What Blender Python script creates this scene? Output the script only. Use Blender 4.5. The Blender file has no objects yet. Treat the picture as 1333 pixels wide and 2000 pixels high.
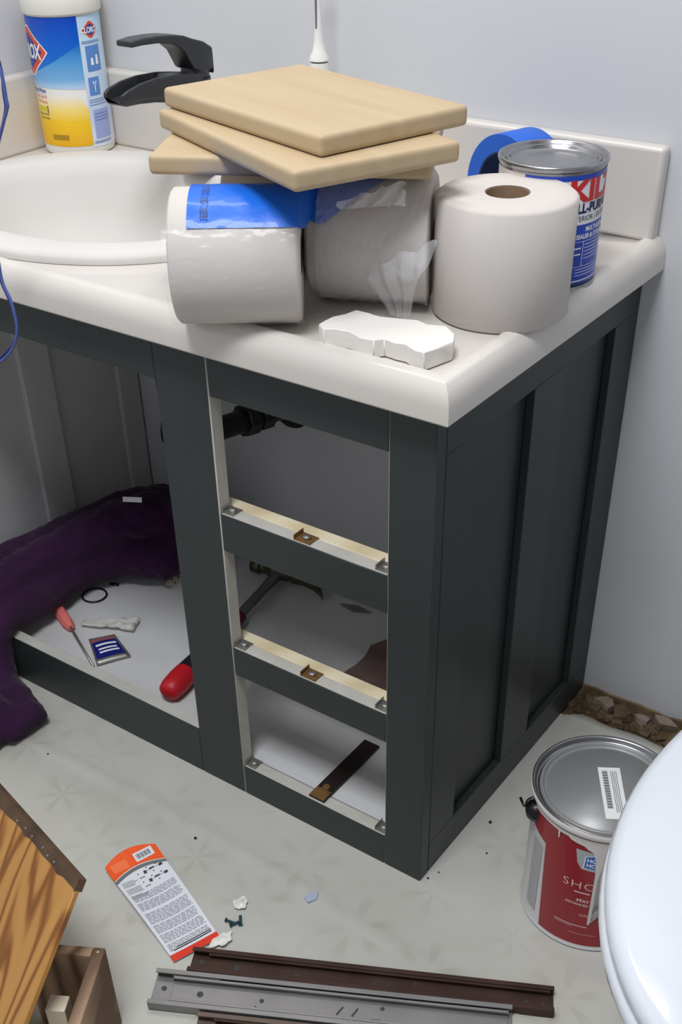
import bpy, bmesh, math, random
from mathutils import Vector, Matrix, noise
random.seed(7)
C = bpy.context.scene
COL = C.collection
# ---------------------------------------------------------------- camera
cd = bpy.data.cameras.new('camera'); cam = bpy.data.objects.new('camera', cd); COL.objects.link(cam)
cam.location = (0.4826, -0.8219, 1.0920)
cam.rotation_euler = (0.908313, 0.018019, 0.617532)
cd.sensor_fit = 'VERTICAL'; cd.sensor_height = 36; cd.sensor_width = 24
cd.lens = 39.915; cd.shift_x = 0.00292; cd.shift_y = 0.14555; cd.clip_start = 0.02
C.camera = cam
# ---------------------------------------------------------------- world, lights, exposure
w = bpy.data.worlds.new('world'); C.world = w; w.use_nodes = True
w.node_tree.nodes['Background'].inputs[0].default_value = (0.9, 0.95, 1, 1)
w.node_tree.nodes['Background'].inputs[1].default_value = 0.3
def area(name, loc, rot, sx, sy, power, col):
    l = bpy.data.lights.new(name, 'AREA'); l.shape = 'RECTANGLE'; l.size = sx; l.size_y = sy
    l.energy = power; l.color = col
    o = bpy.data.objects.new(name, l); o.location = loc; o.rotation_euler = rot; COL.objects.link(o); return o
area('vanity_light', (-0.42, 0.24, 1.95), (math.radians(-8), 0, 0), 0.62, 0.14, 4.7, (1, 0.965, 0.92))
area('ceiling_fill', (0.05, -0.75, 2.35), (0, 0, 0), 0.6, 0.5, 29, (0.93, 0.96, 1.0))  # unseen lamp added as fill to brighten the floor and cabinet interior
C.view_settings.view_transform = 'Standard'; C.view_settings.look = 'None'
C.view_settings.gamma = 1; C.view_settings.use_curve_mapping = False
C.view_settings.exposure = 0.15

# ---------------------------------------------------------------- materials
def lin(c):
    c = c / 255
    return c / 12.92 if c <= 0.04045 else ((c + 0.055) / 1.055) ** 2.4
def L(rgb): return tuple(lin(v) for v in rgb) + (1,)
def mat(name, rgb, rough=0.5, metal=0.0, spec=0.5, var=None, bump=None, coat=0, rgb2=None, trans=0, alpha=1, ior=1.45, stretch=None, rvar=None, sheen=0):
    """var=(scale, amount): noise between rgb and rgb2; bump=(scale, strength)"""
    m = bpy.data.materials.new(name); m.use_nodes = True
    nt = m.node_tree; b = nt.nodes['Principled BSDF']
    b.inputs['Base Color'].default_value = L(rgb)
    b.inputs['Roughness'].default_value = rough; b.inputs['Metallic'].default_value = metal
    b.inputs['Specular IOR Level'].default_value = spec; b.inputs['Coat Weight'].default_value = coat
    b.inputs['Transmission Weight'].default_value = trans; b.inputs['Alpha'].default_value = alpha
    b.inputs['IOR'].default_value = ior
    if sheen: b.inputs['Sheen Weight'].default_value = sheen
    tc = nt.nodes.new('ShaderNodeTexCoord'); mp = nt.nodes.new('ShaderNodeMapping')
    nt.links.new(tc.outputs['Object'], mp.inputs['Vector'])
    if stretch: mp.inputs['Scale'].default_value = stretch
    if var:
        n = nt.nodes.new('ShaderNodeTexNoise'); n.inputs['Scale'].default_value = var[0]; n.inputs['Detail'].default_value = 5
        nt.links.new(mp.outputs['Vector'], n.inputs['Vector'])
        r = nt.nodes.new('ShaderNodeMapRange'); r.inputs['From Min'].default_value = 0.5 - var[1] / 2; r.inputs['From Max'].default_value = 0.5 + var[1] / 2
        nt.links.new(n.outputs['Fac'], r.inputs['Value'])
        mx = nt.nodes.new('ShaderNodeMix'); mx.data_type = 'RGBA'
        mx.inputs[6].default_value = L(rgb); mx.inputs[7].default_value = L(rgb2 or tuple(v * 0.93 for v in rgb))
        nt.links.new(r.outputs['Result'], mx.inputs['Factor']); nt.links.new(mx.outputs[2], b.inputs['Base Color'])
    if bump:
        n = nt.nodes.new('ShaderNodeTexNoise'); n.inputs['Scale'].default_value = bump[0]; n.inputs['Detail'].default_value = 4
        nt.links.new(mp.outputs['Vector'], n.inputs['Vector'])
        bp = nt.nodes.new('ShaderNodeBump'); bp.inputs['Strength'].default_value = bump[1]; bp.inputs['Distance'].default_value = 0.002
        nt.links.new(n.outputs['Fac'], bp.inputs['Height']); nt.links.new(bp.outputs['Normal'], b.inputs['Normal'])
    return m
def wood(name, rgbs, scale, dist, axis_scale, rough=0.5, pos=(0.0, 0.5, 1.0), detail=2, bump=0.1):
    m = bpy.data.materials.new(name); m.use_nodes = True; nt = m.node_tree; b = nt.nodes['Principled BSDF']
    b.inputs['Roughness'].default_value = rough
    tc = nt.nodes.new('ShaderNodeTexCoord'); mp = nt.nodes.new('ShaderNodeMapping'); mp.inputs['Scale'].default_value = axis_scale
    nt.links.new(tc.outputs['Object'], mp.inputs['Vector'])
    wv = nt.nodes.new('ShaderNodeTexWave'); wv.bands_direction = 'X'; wv.inputs['Scale'].default_value = scale
    wv.inputs['Distortion'].default_value = dist; wv.inputs['Detail'].default_value = detail; wv.inputs['Detail Scale'].default_value = 0.8
    nt.links.new(mp.outputs['Vector'], wv.inputs['Vector'])
    cr = nt.nodes.new('ShaderNodeValToRGB'); e = cr.color_ramp.elements
    e[0].position = pos[0]; e[0].color = L(rgbs[0]); e[1].position = pos[2]; e[1].color = L(rgbs[2])
    k = e.new(pos[1]); k.color = L(rgbs[1])
    nt.links.new(wv.outputs['Fac'], cr.inputs['Fac']); nt.links.new(cr.outputs['Color'], b.inputs['Base Color'])
    bp = nt.nodes.new('ShaderNodeBump'); bp.inputs['Strength'].default_value = bump; bp.inputs['Distance'].default_value = 0.001
    nt.links.new(wv.outputs['Fac'], bp.inputs['Height']); nt.links.new(bp.outputs['Normal'], b.inputs['Normal'])
    return m
def gradz(name, stops, rough=0.35, dirx=0.0):
    """printed gradient along object z (metres)"""
    m = bpy.data.materials.new(name); m.use_nodes = True; nt = m.node_tree; b = nt.nodes['Principled BSDF']
    b.inputs['Roughness'].default_value = rough
    tc = nt.nodes.new('ShaderNodeTexCoord'); sp = nt.nodes.new('ShaderNodeSeparateXYZ'); nt.links.new(tc.outputs['Object'], sp.inputs[0])
    r = nt.nodes.new('ShaderNodeMapRange'); z0, z1 = stops[0][0], stops[-1][0]
    r.inputs['From Min'].default_value = z0; r.inputs['From Max'].default_value = z1
    nt.links.new(sp.outputs['Z'], r.inputs['Value'])
    cr = nt.nodes.new('ShaderNodeValToRGB'); e = cr.color_ramp.elements
    e[0].position = 0; e[0].color = L(stops[0][1]); e[1].position = 1; e[1].color = L(stops[-1][1])
    for z, c in stops[1:-1]:
        k = e.new((z - z0) / (z1 - z0)); k.color = L(c)
    nt.links.new(r.outputs['Result'], cr.inputs['Fac']); nt.links.new(cr.outputs['Color'], b.inputs['Base Color'])
    return m

M = {}
M['wall'] = mat('wall_paint', (213, 214, 217), 0.38, var=(3, 1.2), rgb2=(207, 208, 211), bump=(60, 0.06))
M['room'] = mat('room_paint', (165, 165, 168), 0.6)
M['ceil'] = mat('ceiling_paint', (225, 225, 225), 0.8)
M['inner'] = mat('interior_white', (214, 214, 215), 0.5, var=(14, 1.0), rgb2=(200, 199, 198))
M['cabinet'] = mat('charcoal_green_paint', (50, 57, 57), 0.42, var=(5, 1.2), rgb2=(43, 50, 50), bump=(90, 0.05))
M['raw'] = mat('unpainted_white_edge', (206, 203, 196), 0.6, var=(30, 0.9), rgb2=(178, 172, 160))
M['counter'] = mat('cultured_marble_white', (214, 208, 200), 0.25, coat=0.3)
M['sink'] = mat('sink_white', (214, 211, 206), 0.6, spec=0.3)
M['black'] = mat('matte_black', (44, 46, 50), 0.38)
M['abs'] = mat('black_abs_pipe', (14, 14, 18), 0.35)
M['chrome'] = mat('chrome', (180, 180, 182), 0.22, metal=1)
M['steel'] = mat('tin_steel', (176, 176, 176), 0.25, metal=1, var=(12, 1), rgb2=(150, 150, 152))
M['maple'] = mat('pale_maple', (194, 174, 141), 0.55, var=(2.2, 0.7), rgb2=(180, 156, 122), stretch=(2.5, 30, 12))
M['stretcher'] = wood('pine_stretcher', [(214, 198, 160), (226, 211, 176), (232, 220, 190)], 3, 3, (1.5, 9, 6), 0.6, bump=0.05)
M['tp'] = mat('toilet_paper', (206, 199, 193), 0.95, bump=(240, 0.12), spec=0.1)
M['tube'] = mat('cardboard_core', (150, 124, 98), 0.9)
M['white_pl'] = mat('white_plastic', (236, 234, 228), 0.3)
M['paper'] = mat('white_paper', (235, 235, 235), 0.7)
M['ink'] = mat('print_black', (60, 60, 66), 0.6)
M['inkg'] = mat('print_grey', (150, 152, 160), 0.6)
M['white_ink'] = mat('print_white', (240, 242, 245), 0.5)

# ---------------------------------------------------------------- geometry helpers
def finish(o, smooth):
    if smooth:
        for p in o.data.polygons: p.use_smooth = True
def obj(name, bm, material, parent=None, smooth=False, bevel=0, seg=2, kind=None, label=None, angle=None):
    me = bpy.data.meshes.new(name)
    if parent is not None:
        bpy.context.view_layer.update()
        bm.transform(parent.matrix_world.inverted())
    bm.to_mesh(me); bm.free()
    for m in (material if isinstance(material, (list, tuple)) else [material]): me.materials.append(m)
    o = bpy.data.objects.new(name, me); COL.objects.link(o)
    if parent is not None: o.parent = parent
    finish(o, smooth or angle)
    if bevel:
        b = o.modifiers.new('bevel', 'BEVEL'); b.width = bevel; b.segments = seg; b.limit_method = 'ANGLE'; b.angle_limit = math.radians(40)
        for p in me.polygons: p.use_smooth = True
        angle = angle or 45
    if angle:
        try: me.set_sharp_from_angle(angle=math.radians(angle))
        except Exception: pass
    if kind: o['kind'] = kind
    if label: o['label'] = label
    return o
def thing(name, label, cat, loc=(0, 0, 0), rotz=0, group=None):
    o = bpy.data.objects.new(name, None); COL.objects.link(o); o.empty_display_size = 0.02
    o.location = loc; o.rotation_euler = (0, 0, rotz); o['label'] = label; o['category'] = cat
    if group: o['group'] = group
    bpy.context.view_layer.update()
    return o
def tag(o, label, cat, group=None):
    o['label'] = label; o['category'] = cat
    if group: o['group'] = group
    return o
def B(): return bmesh.new()
def box(bm, x0, x1, y0, y1, z0, z1, mi=0, T=None, faces=None):
    """faces: dict side->material index, sides '-x','+x','-y','+y','-z','+z'"""
    vs = [bm.verts.new((x, y, z)) for z in (z0, z1) for y in (y0, y1) for x in (x0, x1)]
    fs = {'-z': (0, 2, 3, 1), '+z': (4, 5, 7, 6), '-y': (0, 1, 5, 4), '+y': (2, 6, 7, 3), '-x': (0, 4, 6, 2), '+x': (1, 3, 7, 5)}
    for k, f in fs.items():
        q = bm.faces.new([vs[i] for i in f]); q.material_index = (faces or {}).get(k, mi)
    if T is not None:
        for v in vs: v.co = T @ v.co
    return vs
def prism(bm, pts, z0, z1, mi=0, T=None):
    a = [bm.verts.new((x, y, z0)) for x, y in pts]; b = [bm.verts.new((x, y, z1)) for x, y in pts]
    n = len(pts); out = a + b
    fs = [bm.faces.new(a[::-1]), bm.faces.new(b)]
    for i in range(n): fs.append(bm.faces.new((a[i], a[(i + 1) % n], b[(i + 1) % n], b[i])))
    for f in fs: f.material_index = mi
    if T is not None:
        for v in out: v.co = T @ v.co
    return fs
def lathe(bm, prof, c=(0, 0, 0), seg=48, mi=0, T=None, caps=True):
    rings = []; out = []
    for r, z in prof:
        if r < 1e-6:
            v = bm.verts.new((c[0], c[1], c[2] + z)); rings.append([v]); out.append(v)
        else:
            ring = [bm.verts.new((c[0] + r * math.cos(2 * math.pi * i / seg), c[1] + r * math.sin(2 * math.pi * i / seg), c[2] + z)) for i in range(seg)]
            rings.append(ring); out += ring
    for a, b in zip(rings, rings[1:]):
        for i in range(seg):
            j = (i + 1) % seg
            try:
                if len(a) == 1 and len(b) == 1: continue
                if len(a) == 1: f = bm.faces.new((a[0], b[i], b[j]))
                elif len(b) == 1: f = bm.faces.new((a[i], a[j], b[0]))
                else: f = bm.faces.new((a[i], a[j], b[j], b[i]))
                f.material_index = mi
            except ValueError: pass
    if T is not None:
        for v in out: v.co = T @ v.co
    return out
def tube(bm, pts, r, seg=10, mi=0, caps=True, flat=1.0, sub=0):
    P = [Vector(p) for p in pts]
    R = r if isinstance(r, (list, tuple)) else [r] * len(P)
    if sub:
        Q = []; RR = []
        for i in range(len(P) - 1):
            p0 = P[max(i - 1, 0)]; p1 = P[i]; p2 = P[i + 1]; p3 = P[min(i + 2, len(P) - 1)]
            for k in range(sub):
                t = k / sub
                Q.append(0.5 * ((2 * p1) + (p2 - p0) * t + (2 * p0 - 5 * p1 + 4 * p2 - p3) * t * t + (3 * p1 - p0 - 3 * p2 + p3) * t ** 3))
                RR.append(R[i] * (1 - t) + R[i + 1] * t)
        Q.append(P[-1]); RR.append(R[-1]); P, R = Q, RR
    up = None; prev = None
    for i, p in enumerate(P):
        d = (P[min(i + 1, len(P) - 1)] - P[max(i - 1, 0)]).normalized()
        if up is None: up = Vector((0, 0, 1)) if abs(d.z) < 0.9 else Vector((0, 1, 0))
        s = d.cross(up).normalized(); up = s.cross(d).normalized()
        ring = [bm.verts.new(p + s * R[i] * math.cos(a) + up * R[i] * flat * math.sin(a)) for a in (2 * math.pi * k / seg for k in range(seg))]
        if prev:
            for k in range(seg):
                f = bm.faces.new((prev[k], prev[(k + 1) % seg], ring[(k + 1) % seg], ring[k])); f.material_index = mi
        elif caps: bm.faces.new(ring[::-1]).material_index = mi
        prev = ring
    if caps: bm.faces.new(prev).material_index = mi
def fixn(bm): bmesh.ops.recalc_face_normals(bm, faces=bm.faces)
def textmesh(s, size, bold=0.0, align='CENTER', sx=1.0, space=1.0):
    cu = bpy.data.curves.new('t', 'FONT'); cu.body = s; cu.size = size; cu.offset = bold; cu.align_x = align; cu.resolution_u = 3; cu.space_character = space
    o = bpy.data.objects.new('t', cu); COL.objects.link(o); bpy.context.view_layer.update()
    me = bpy.data.meshes.new_from_object(o.evaluated_get(bpy.context.evaluated_depsgraph_get()))
    bm = bmesh.new(); bm.from_mesh(me); bpy.data.objects.remove(o); bpy.data.curves.remove(cu); bpy.data.meshes.remove(me)
    for v in bm.verts: v.co.x *= sx; v.co.z = 0
    return bm
def merge(dst, src):
    me = bpy.data.meshes.new('tmp'); src.to_mesh(me); src.free(); dst.from_mesh(me); bpy.data.meshes.remove(me)
def wrap(bm, c, th0, radf, off=0.0003, step=0.004):
    """bend a flat mesh (x = arc metres, y = height) round a vertical axis at c; th0 in radians faces x=0"""
    fl = [f for f in bm.faces if len(f.verts) > 4]
    if fl: bmesh.ops.triangulate(bm, faces=fl)
    xs = [v.co.x for v in bm.verts]; x = math.floor(min(xs) / step) * step
    while x < max(xs):
        g = bm.verts[:] + bm.edges[:] + bm.faces[:]
        bmesh.ops.bisect_plane(bm, geom=g, plane_co=(x, 0, 0), plane_no=(1, 0, 0)); x += step
    for v in bm.verts:
        r = radf(v.co.y) if callable(radf) else radf
        a = th0 + v.co.x / r; rr = r + off
        v.co = Vector((c[0] + rr * math.cos(a), c[1] + rr * math.sin(a), c[2] + v.co.y))
    bmesh.ops.recalc_face_normals(bm, faces=bm.faces)
    for f in bm.faces:
        fc = f.calc_center_median()
        if f.normal.dot(Vector((fc.x - c[0], fc.y - c[1], 0))) < 0: f.normal_flip()
    return bm
def poly2(pts):
    bm = B(); bm.faces.new([bm.verts.new((x, y, 0)) for x, y in pts]); return bm
def rect2(x0, x1, y0, y1): return poly2([(x0, y0), (x1, y0), (x1, y1), (x0, y1)])
def text2(s, x, y, size, bold=0.0, sx=1.0, align='LEFT', slant=0.0, space=1.0):
    bm = textmesh(s, size, bold, align, sx, space)
    for v in bm.verts: v.co.x += v.co.y * slant; v.co.x += x; v.co.y += y
    return bm
def many2(lst):
    bm = B()
    for b in lst: merge(bm, b)
    return bm
def frame(o, xd, yd, zd=None):
    x = Vector(xd).normalized(); y = Vector(yd); y = (y - x * y.dot(x)).normalized(); z = x.cross(y)
    m = Matrix((x, y, z)).transposed().to_4x4(); m.translation = Vector(o); return m
def rz(o, a): return Matrix.Translation(Vector(o)) @ Matrix.Rotation(math.radians(a), 4, 'Z')

D = 0.464; HC = 0.668
# ================================================================ THE ROOM
def struct(name, bm, m, parent=None, **k):
    o = obj(name, bm, m, parent, **k); o['kind'] = 'structure'; return o
bm = B(); box(bm, -1.03, 1.3, D, D + 0.1, 0.0, 2.4); struct('wall_back', bm, M['wall'])
bm = B(); box(bm, -1.03, -0.93, -1.7, D, 0.0, 2.4); struct('wall_left', bm, M['wall'])
bm = B(); box(bm, 1.2, 1.3, -1.7, D, 0.0, 2.4); struct('wall_right', bm, M['room'])
bm = B(); box(bm, -1.03, 1.3, -1.8, -1.7, 0.0, 2.4); struct('wall_front', bm, M['room'])
bm = B(); box(bm, -1.03, 1.3, -1.8, D + 0.1, 2.4, 2.45); struct('ceiling', bm, M['ceil'])

# vinyl floor: embossed sheet with faint star-shaped leaf motifs
def floor_mat():
    m = bpy.data.materials.new('vinyl_sheet'); m.use_nodes = True; nt = m.node_tree; b = nt.nodes['Principled BSDF']
    b.inputs['Roughness'].default_value = 0.38
    N = nt.nodes.new; K = nt.links.new
    tc = N('ShaderNodeTexCoord'); mp = N('ShaderNodeMapping'); mp.inputs['Rotation'].default_value = (0, 0, 0.35)
    K(tc.outputs['Object'], mp.inputs['Vector'])
    # leaf stars: cell-centred polar pattern
    vo = N('ShaderNodeTexVoronoi'); vo.inputs['Scale'].default_value = 9; vo.inputs['Randomness'].default_value = 0.35
    K(mp.outputs['Vector'], vo.inputs['Vector'])
    sub = N('ShaderNodeVectorMath'); sub.operation = 'SUBTRACT'; K(mp.outputs['Vector'], sub.inputs[0]); K(vo.outputs['Position'], sub.inputs[1])
    sp = N('ShaderNodeSeparateXYZ'); K(sub.outputs[0], sp.inputs[0])
    at = N('ShaderNodeMath'); at.operation = 'ARCTAN2'; K(sp.outputs['Y'], at.inputs[0]); K(sp.outputs['X'], at.inputs[1])
    m3 = N('ShaderNodeMath'); m3.operation = 'MULTIPLY'; m3.inputs[1].default_value = 6; K(at.outputs[0], m3.inputs[0])
    co = N('ShaderNodeMath'); co.operation = 'COSINE'; K(m3.outputs[0], co.inputs[0])
    # petal radius limits
    di = N('ShaderNodeMapRange'); di.inputs['From Min'].default_value = 0.34; di.inputs['From Max'].default_value = 0.50; di.inputs['To Min'].default_value = 1; di.inputs['To Max'].default_value = 0
    K(vo.outputs['Distance'], di.inputs['Value'])
    d2 = N('ShaderNodeMapRange'); d2.inputs['From Min'].default_value = 0.14; d2.inputs['From Max'].default_value = 0.30
    K(vo.outputs['Distance'], d2.inputs['Value'])
    c2 = N('ShaderNodeMapRange'); c2.inputs['From Min'].default_value = 0.2; c2.inputs['From Max'].default_value = 0.75; K(co.outputs[0], c2.inputs['Value'])
    p1 = N('ShaderNodeMath'); p1.operation = 'MULTIPLY'; K(di.outputs[0], p1.inputs[0]); K(d2.outputs[0], p1.inputs[1])
    p2 = N('ShaderNodeMath'); p2.operation = 'MULTIPLY'; K(p1.outputs[0], p2.inputs[0]); K(c2.outputs[0], p2.inputs[1])
    n = N('ShaderNodeTexNoise'); n.inputs['Scale'].default_value = 7; n.inputs['Detail'].default_value = 6; K(mp.outputs['Vector'], n.inputs['Vector'])
    nr = N('ShaderNodeMapRange'); nr.inputs['From Min'].default_value = 0.35; nr.inputs['From Max'].default_value = 0.65; K(n.outputs['Fac'], nr.inputs['Value'])
    p3 = N('ShaderNodeMath'); p3.operation = 'MULTIPLY'; K(p2.outputs[0], p3.inputs[0]); K(nr.outputs[0], p3.inputs[1])
    mx = N('ShaderNodeMix'); mx.data_type = 'RGBA'; mx.inputs[6].default_value = L((198, 197, 189)); mx.inputs[7].default_value = L((190, 188, 178))
    K(nr.outputs[0], mx.inputs['Factor'])
    mx2 = N('ShaderNodeMix'); mx2.data_type = 'RGBA'; mx2.inputs[7].default_value = L((164, 164, 148)); K(mx.outputs[2], mx2.inputs[6])
    p4 = N('ShaderNodeMath'); p4.operation = 'MULTIPLY'; p4.inputs[1].default_value = 0.5; K(p3.outputs[0], p4.inputs[0]); K(p4.outputs[0], mx2.inputs['Factor'])
    # grime blotches
    n2 = N('ShaderNodeTexNoise'); n2.inputs['Scale'].default_value = 2.6; n2.inputs['Detail'].default_value = 3; K(tc.outputs['Object'], n2.inputs['Vector'])
    g = N('ShaderNodeMapRange'); g.inputs['From Min'].default_value = 0.52; g.inputs['From Max'].default_value = 0.75; g.inputs['To Max'].default_value = 0.25; K(n2.outputs['Fac'], g.inputs['Value'])
    mx3 = N('ShaderNodeMix'); mx3.data_type = 'RGBA'; mx3.inputs[7].default_value = L((168, 164, 158)); K(mx2.outputs[2], mx3.inputs[6]); K(g.outputs[0], mx3.inputs['Factor'])
    K(mx3.outputs[2], b.inputs['Base Color'])
    bp = N('ShaderNodeBump'); bp.inputs['Strength'].default_value = 0.15; bp.inputs['Distance'].default_value = 0.001; K(p3.outputs[0], bp.inputs['Height']); K(bp.outputs['Normal'], b.inputs['Normal'])
    return m
M['vinyl'] = floor_mat()
M['subfloor'] = mat('rotten_subfloor', (112, 88, 58), 0.95, var=(30, 0.5), rgb2=(54, 42, 32), bump=(60, 1.0))
bm = B(); box(bm, -1.03, 1.3, -1.8, D + 0.1, -0.05, -0.004); struct('floor', bm, M['subfloor'])
bm = B()   # the sheet, with a ragged edge short of the back wall and a low ridge in front of the cabinet
xs = [-1.03 + i * (2.33) / 150 for i in range(151)]
ys = [-1.8 + i * 1.5 / 20 for i in range(20)] + [-0.3 + i * 0.7 / 80 for i in range(81)]
def fz(x, y):
    d = (y + 0.098 + 0.012 * math.sin(x * 5)) / 0.007
    return 0.0026 * math.exp(-d * d)
grid = []
for j, y in enumerate(ys):
    row = []
    for x in xs:
        yy = y
        if j == len(ys) - 1: yy = 0.405 + 0.006 * noise.noise(Vector((x * 22, 1, 0))) + (-0.02 * max(0, 1 - abs(x - 0.0) / 0.03))
        row.append(bm.verts.new((x, yy, fz(x, yy))))
    grid.append(row)
for a, b in zip(grid, grid[1:]):
    for i in range(len(a) - 1): bm.faces.new((a[i], a[i + 1], b[i + 1], b[i]))
o = struct('floor', bm, M['vinyl'], smooth=True)
o['label'] = 'pale patterned vinyl sheet'
sd = o.modifiers.new('s', 'SOLIDIFY'); sd.thickness = 0.0035; sd.offset = -1
# crumbly strip where the skirting is missing
M['crumb'] = mat('plaster_crumbs', (118, 100, 76), 0.95, var=(40, 0.5), rgb2=(58, 42, 28), bump=(120, 0.8))
bm = B()
for i in range(260):
    x = random.uniform(-0.0, 0.5); y = random.uniform(0.412, 0.458); s = random.uniform(0.003, 0.011) * (1.3 if random.random() < 0.15 else 0.8)
    T = Matrix.Translation((x, y, -0.004 + s * 0.35)) @ Matrix.Rotation(random.uniform(0, 6.3), 4, 'Z') @ Matrix.Rotation(random.uniform(-0.5, 0.5), 4, 'X')
    box(bm, -s, s, -s * 0.6, s * 0.6, -s * 0.4, s * 0.4, T=T)
crumbs = obj('rubble', bm, M['crumb'], kind='stuff'); tag(crumbs, 'brown crumbled plaster and grit along the bare foot of the back wall', 'rubble')
M['plaster'] = mat('broken_plaster', (150, 142, 130), 0.9, var=(25, 0.6), rgb2=(120, 100, 78), bump=(80, 0.8))
for k, (x, y, l, wd, h, a) in enumerate([(0.045, 0.442, 0.030, 0.012, 0.014, -8), (0.105, 0.438, 0.022, 0.010, 0.012, 20), (0.135, 0.446, 0.034, 0.010, 0.016, -4)]):
    bm = B(); n = 7
    pts = [(l / 2 * math.cos(2 * math.pi * i / n) * random.uniform(0.6, 1.25), wd * math.sin(2 * math.pi * i / n) * random.uniform(0.6, 1.2)) for i in range(n)]
    prism(bm, pts, -0.004, h * 0.7, T=rz((x, y, 0), a))
    for v in bm.verts: v.co += Vector((noise.noise(v.co * 70), noise.noise(v.co * 60 + Vector((3, 3, 3))), noise.noise(v.co * 90) if v.co.z > 0 else 0)) * 0.005
    tag(obj('plaster_chunk', bm, M['plaster'], bevel=0.001), ['grey broken plaster lump nearest the cabinet corner at the wall foot', 'small broken plaster lump midway along the bare wall foot', 'long broken plaster lump behind the red paint can at the wall foot'][k], 'plaster')
bm = B()   # rough lower edge of the wall plaster
pts = [(-0.0, 0)]
for i in range(41): pts.append((0.0 + i * 0.0225, 0.012 + 0.008 * noise.noise(Vector((i * 0.8, 0, 3)))))
pts.append((0.9, 0))
fs = prism(bm, pts, 0, 0.004, T=frame((0.0, D - 0.0005, -0.004), (1, 0, 0), (0, 0, 1)))
struct('trim_1', bm, mat('bare_plaster_edge', (150, 128, 98), 0.95, var=(40, 0.5), rgb2=(96, 74, 50), bump=(80, 0.6)))

# ================================================================ VANITY CABINET
cab = thing('vanity_cabinet', 'dark charcoal green bathroom vanity cabinet with its doors and drawers removed', 'cabinet', (-0.45, 0.23, 0))
CW = [M['cabinet'], M['raw']]
F = 0.019
def board(name, x0, x1, z0, z1, white, y0=0.0, y1=F, bev=0.0012):
    bm = B(); box(bm, x0, x1, y0, y1, z0, z1, faces={k: 1 for k in white}); return obj(name, bm, CW, cab, bevel=bev, seg=1)
board('stile', -0.90, -0.84, 0.0, 0.633, ['+x', '+y'])
board('stile', -0.355, -0.279, 0.0, 0.633, ['+x', '+y', '-x'])
board('stile', -0.053, 0.0, 0.0, 0.633, ['-x', '+y'])
board('top_rail', -0.84, -0.355, 0.581, 0.633, ['-z', '+y'])
board('top_rail', -0.279, -0.053, 0.580, 0.633, ['-z', '+y'])
board('drawer_rail', -0.279, -0.053, 0.389, 0.438, ['+z', '-z', '+y'])
board('drawer_rail', -0.279, -0.053, 0.206, 0.2485, ['+z', '-z', '+y'])
board('bottom_rail', -0.279, -0.053, 0.0, 0.0495, ['+z', '+y'])
board('bottom_rail', -0.84, -0.355, 0.0, 0.078, ['+z', '+y'])
for z in (0.438, 0.2485):
    bm = B(); box(bm, -0.318, -0.022, 0.0195, 0.038, z - 0.045, z - 0.0005); obj('stretcher', bm, M['stretcher'], cab, bevel=0.001, seg=1, label='bare pale wood stretcher behind the drawer rail')
bm = B(); box(bm, -0.872, -0.020, 0.0205, D - 0.002, 0.036, 0.0485); obj('floor_panel', bm, M['inner'], cab, label='white bottom panel inside')
# left inside panel with two raised battens
bm = B(); box(bm, -0.900, -0.874, 0.0195, D - 0.002, 0.0, 0.630); obj('left_panel', bm, [M['inner']], cab, label='grey white inner side')
for y0, y1 in ((0.221, 0.279), (0.416, 0.460)):
    bm = B(); box(bm, -0.874, -0.864, y0, y1, 0.049, 0.625); obj('batten', bm, M['inner'], cab, bevel=0.001, seg=1)
# right side: backing sheet, then proud rails leaving two recesses
bm = B(); box(bm, -0.018, -0.0105, 0.0198, D - 0.001, 0.0, 0.632, faces={'-x': 1}); obj('side_panel', bm, CW, cab)
def sp(name, y0, y1, z0, z1):
    bm = B(); box(bm, -0.0103, -0.0002, y0, y1, z0, z1); obj(name, bm, M['cabinet'], cab, bevel=0.0008, seg=1)
sp('side_stile', 0.0203, 0.078, 0.050, 0.582); sp('side_stile', 0.200, 0.274, 0.050, 0.582); sp('side_stile', 0.400, D - 0.001, 0.050, 0.582)
sp('side_rail', 0.0203, D - 0.001, 0.582, 0.632); sp('side_rail', 0.0203, D - 0.001, 0.0, 0.050)
# drawer guide brackets
M['galv'] = mat('galvanised', (168, 166, 160), 0.4, metal=0.8)
M['rust'] = mat('rusted_bracket', (92, 66, 42), 0.6, metal=0.3, var=(60, 0.6), rgb2=(140, 108, 60))
def guide(x, z, m, w=0.016, d=0.017, roller=True):
    bm = B(); box(bm, x - w / 2, x + w / 2, 0.003, 0.003 + d, z, z + 0.0012); box(bm, x - w / 2, x - w / 2 + 0.0012, 0.003, 0.003 + d, z, z + 0.006)
    g = obj('guide_bracket', bm, m, cab, label='small metal drawer guide')
    bm = B(); lathe(bm, [(0, 0), (0.0035, 0), (0.0045, 0.001), (0.0045, 0.003), (0.0035, 0.004), (0, 0.004)], seg=14, T=Matrix.Translation((x + 0.001, 0.011, z + 0.0012)))
    obj('screw', bm, M['galv'], g, smooth=True)
for z in (0.438, 0.2485, 0.0495):
    guide(-0.270, z, M['galv']); guide(-0.062, z, M['galv'])
guide(-0.166, 0.438, M['rust'], 0.022); guide(-0.166, 0.2485, M['rust'], 0.022)
M['darktrack'] = mat('dark_brown_track', (40, 24, 22), 0.5, var=(20, 0.6), rgb2=(26, 16, 15))
bm = B(); T = frame((-0.161, 0.004, 0.0495), (0.993, 0.0, 0), (-0.085, 0.996, 0)); box(bm, -0.012, 0.012, 0, 0.128, 0, 0.0035, T=T)
trk = obj('centre_track', bm, M['darktrack'], cab, label='dark brown centre drawer track')
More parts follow.
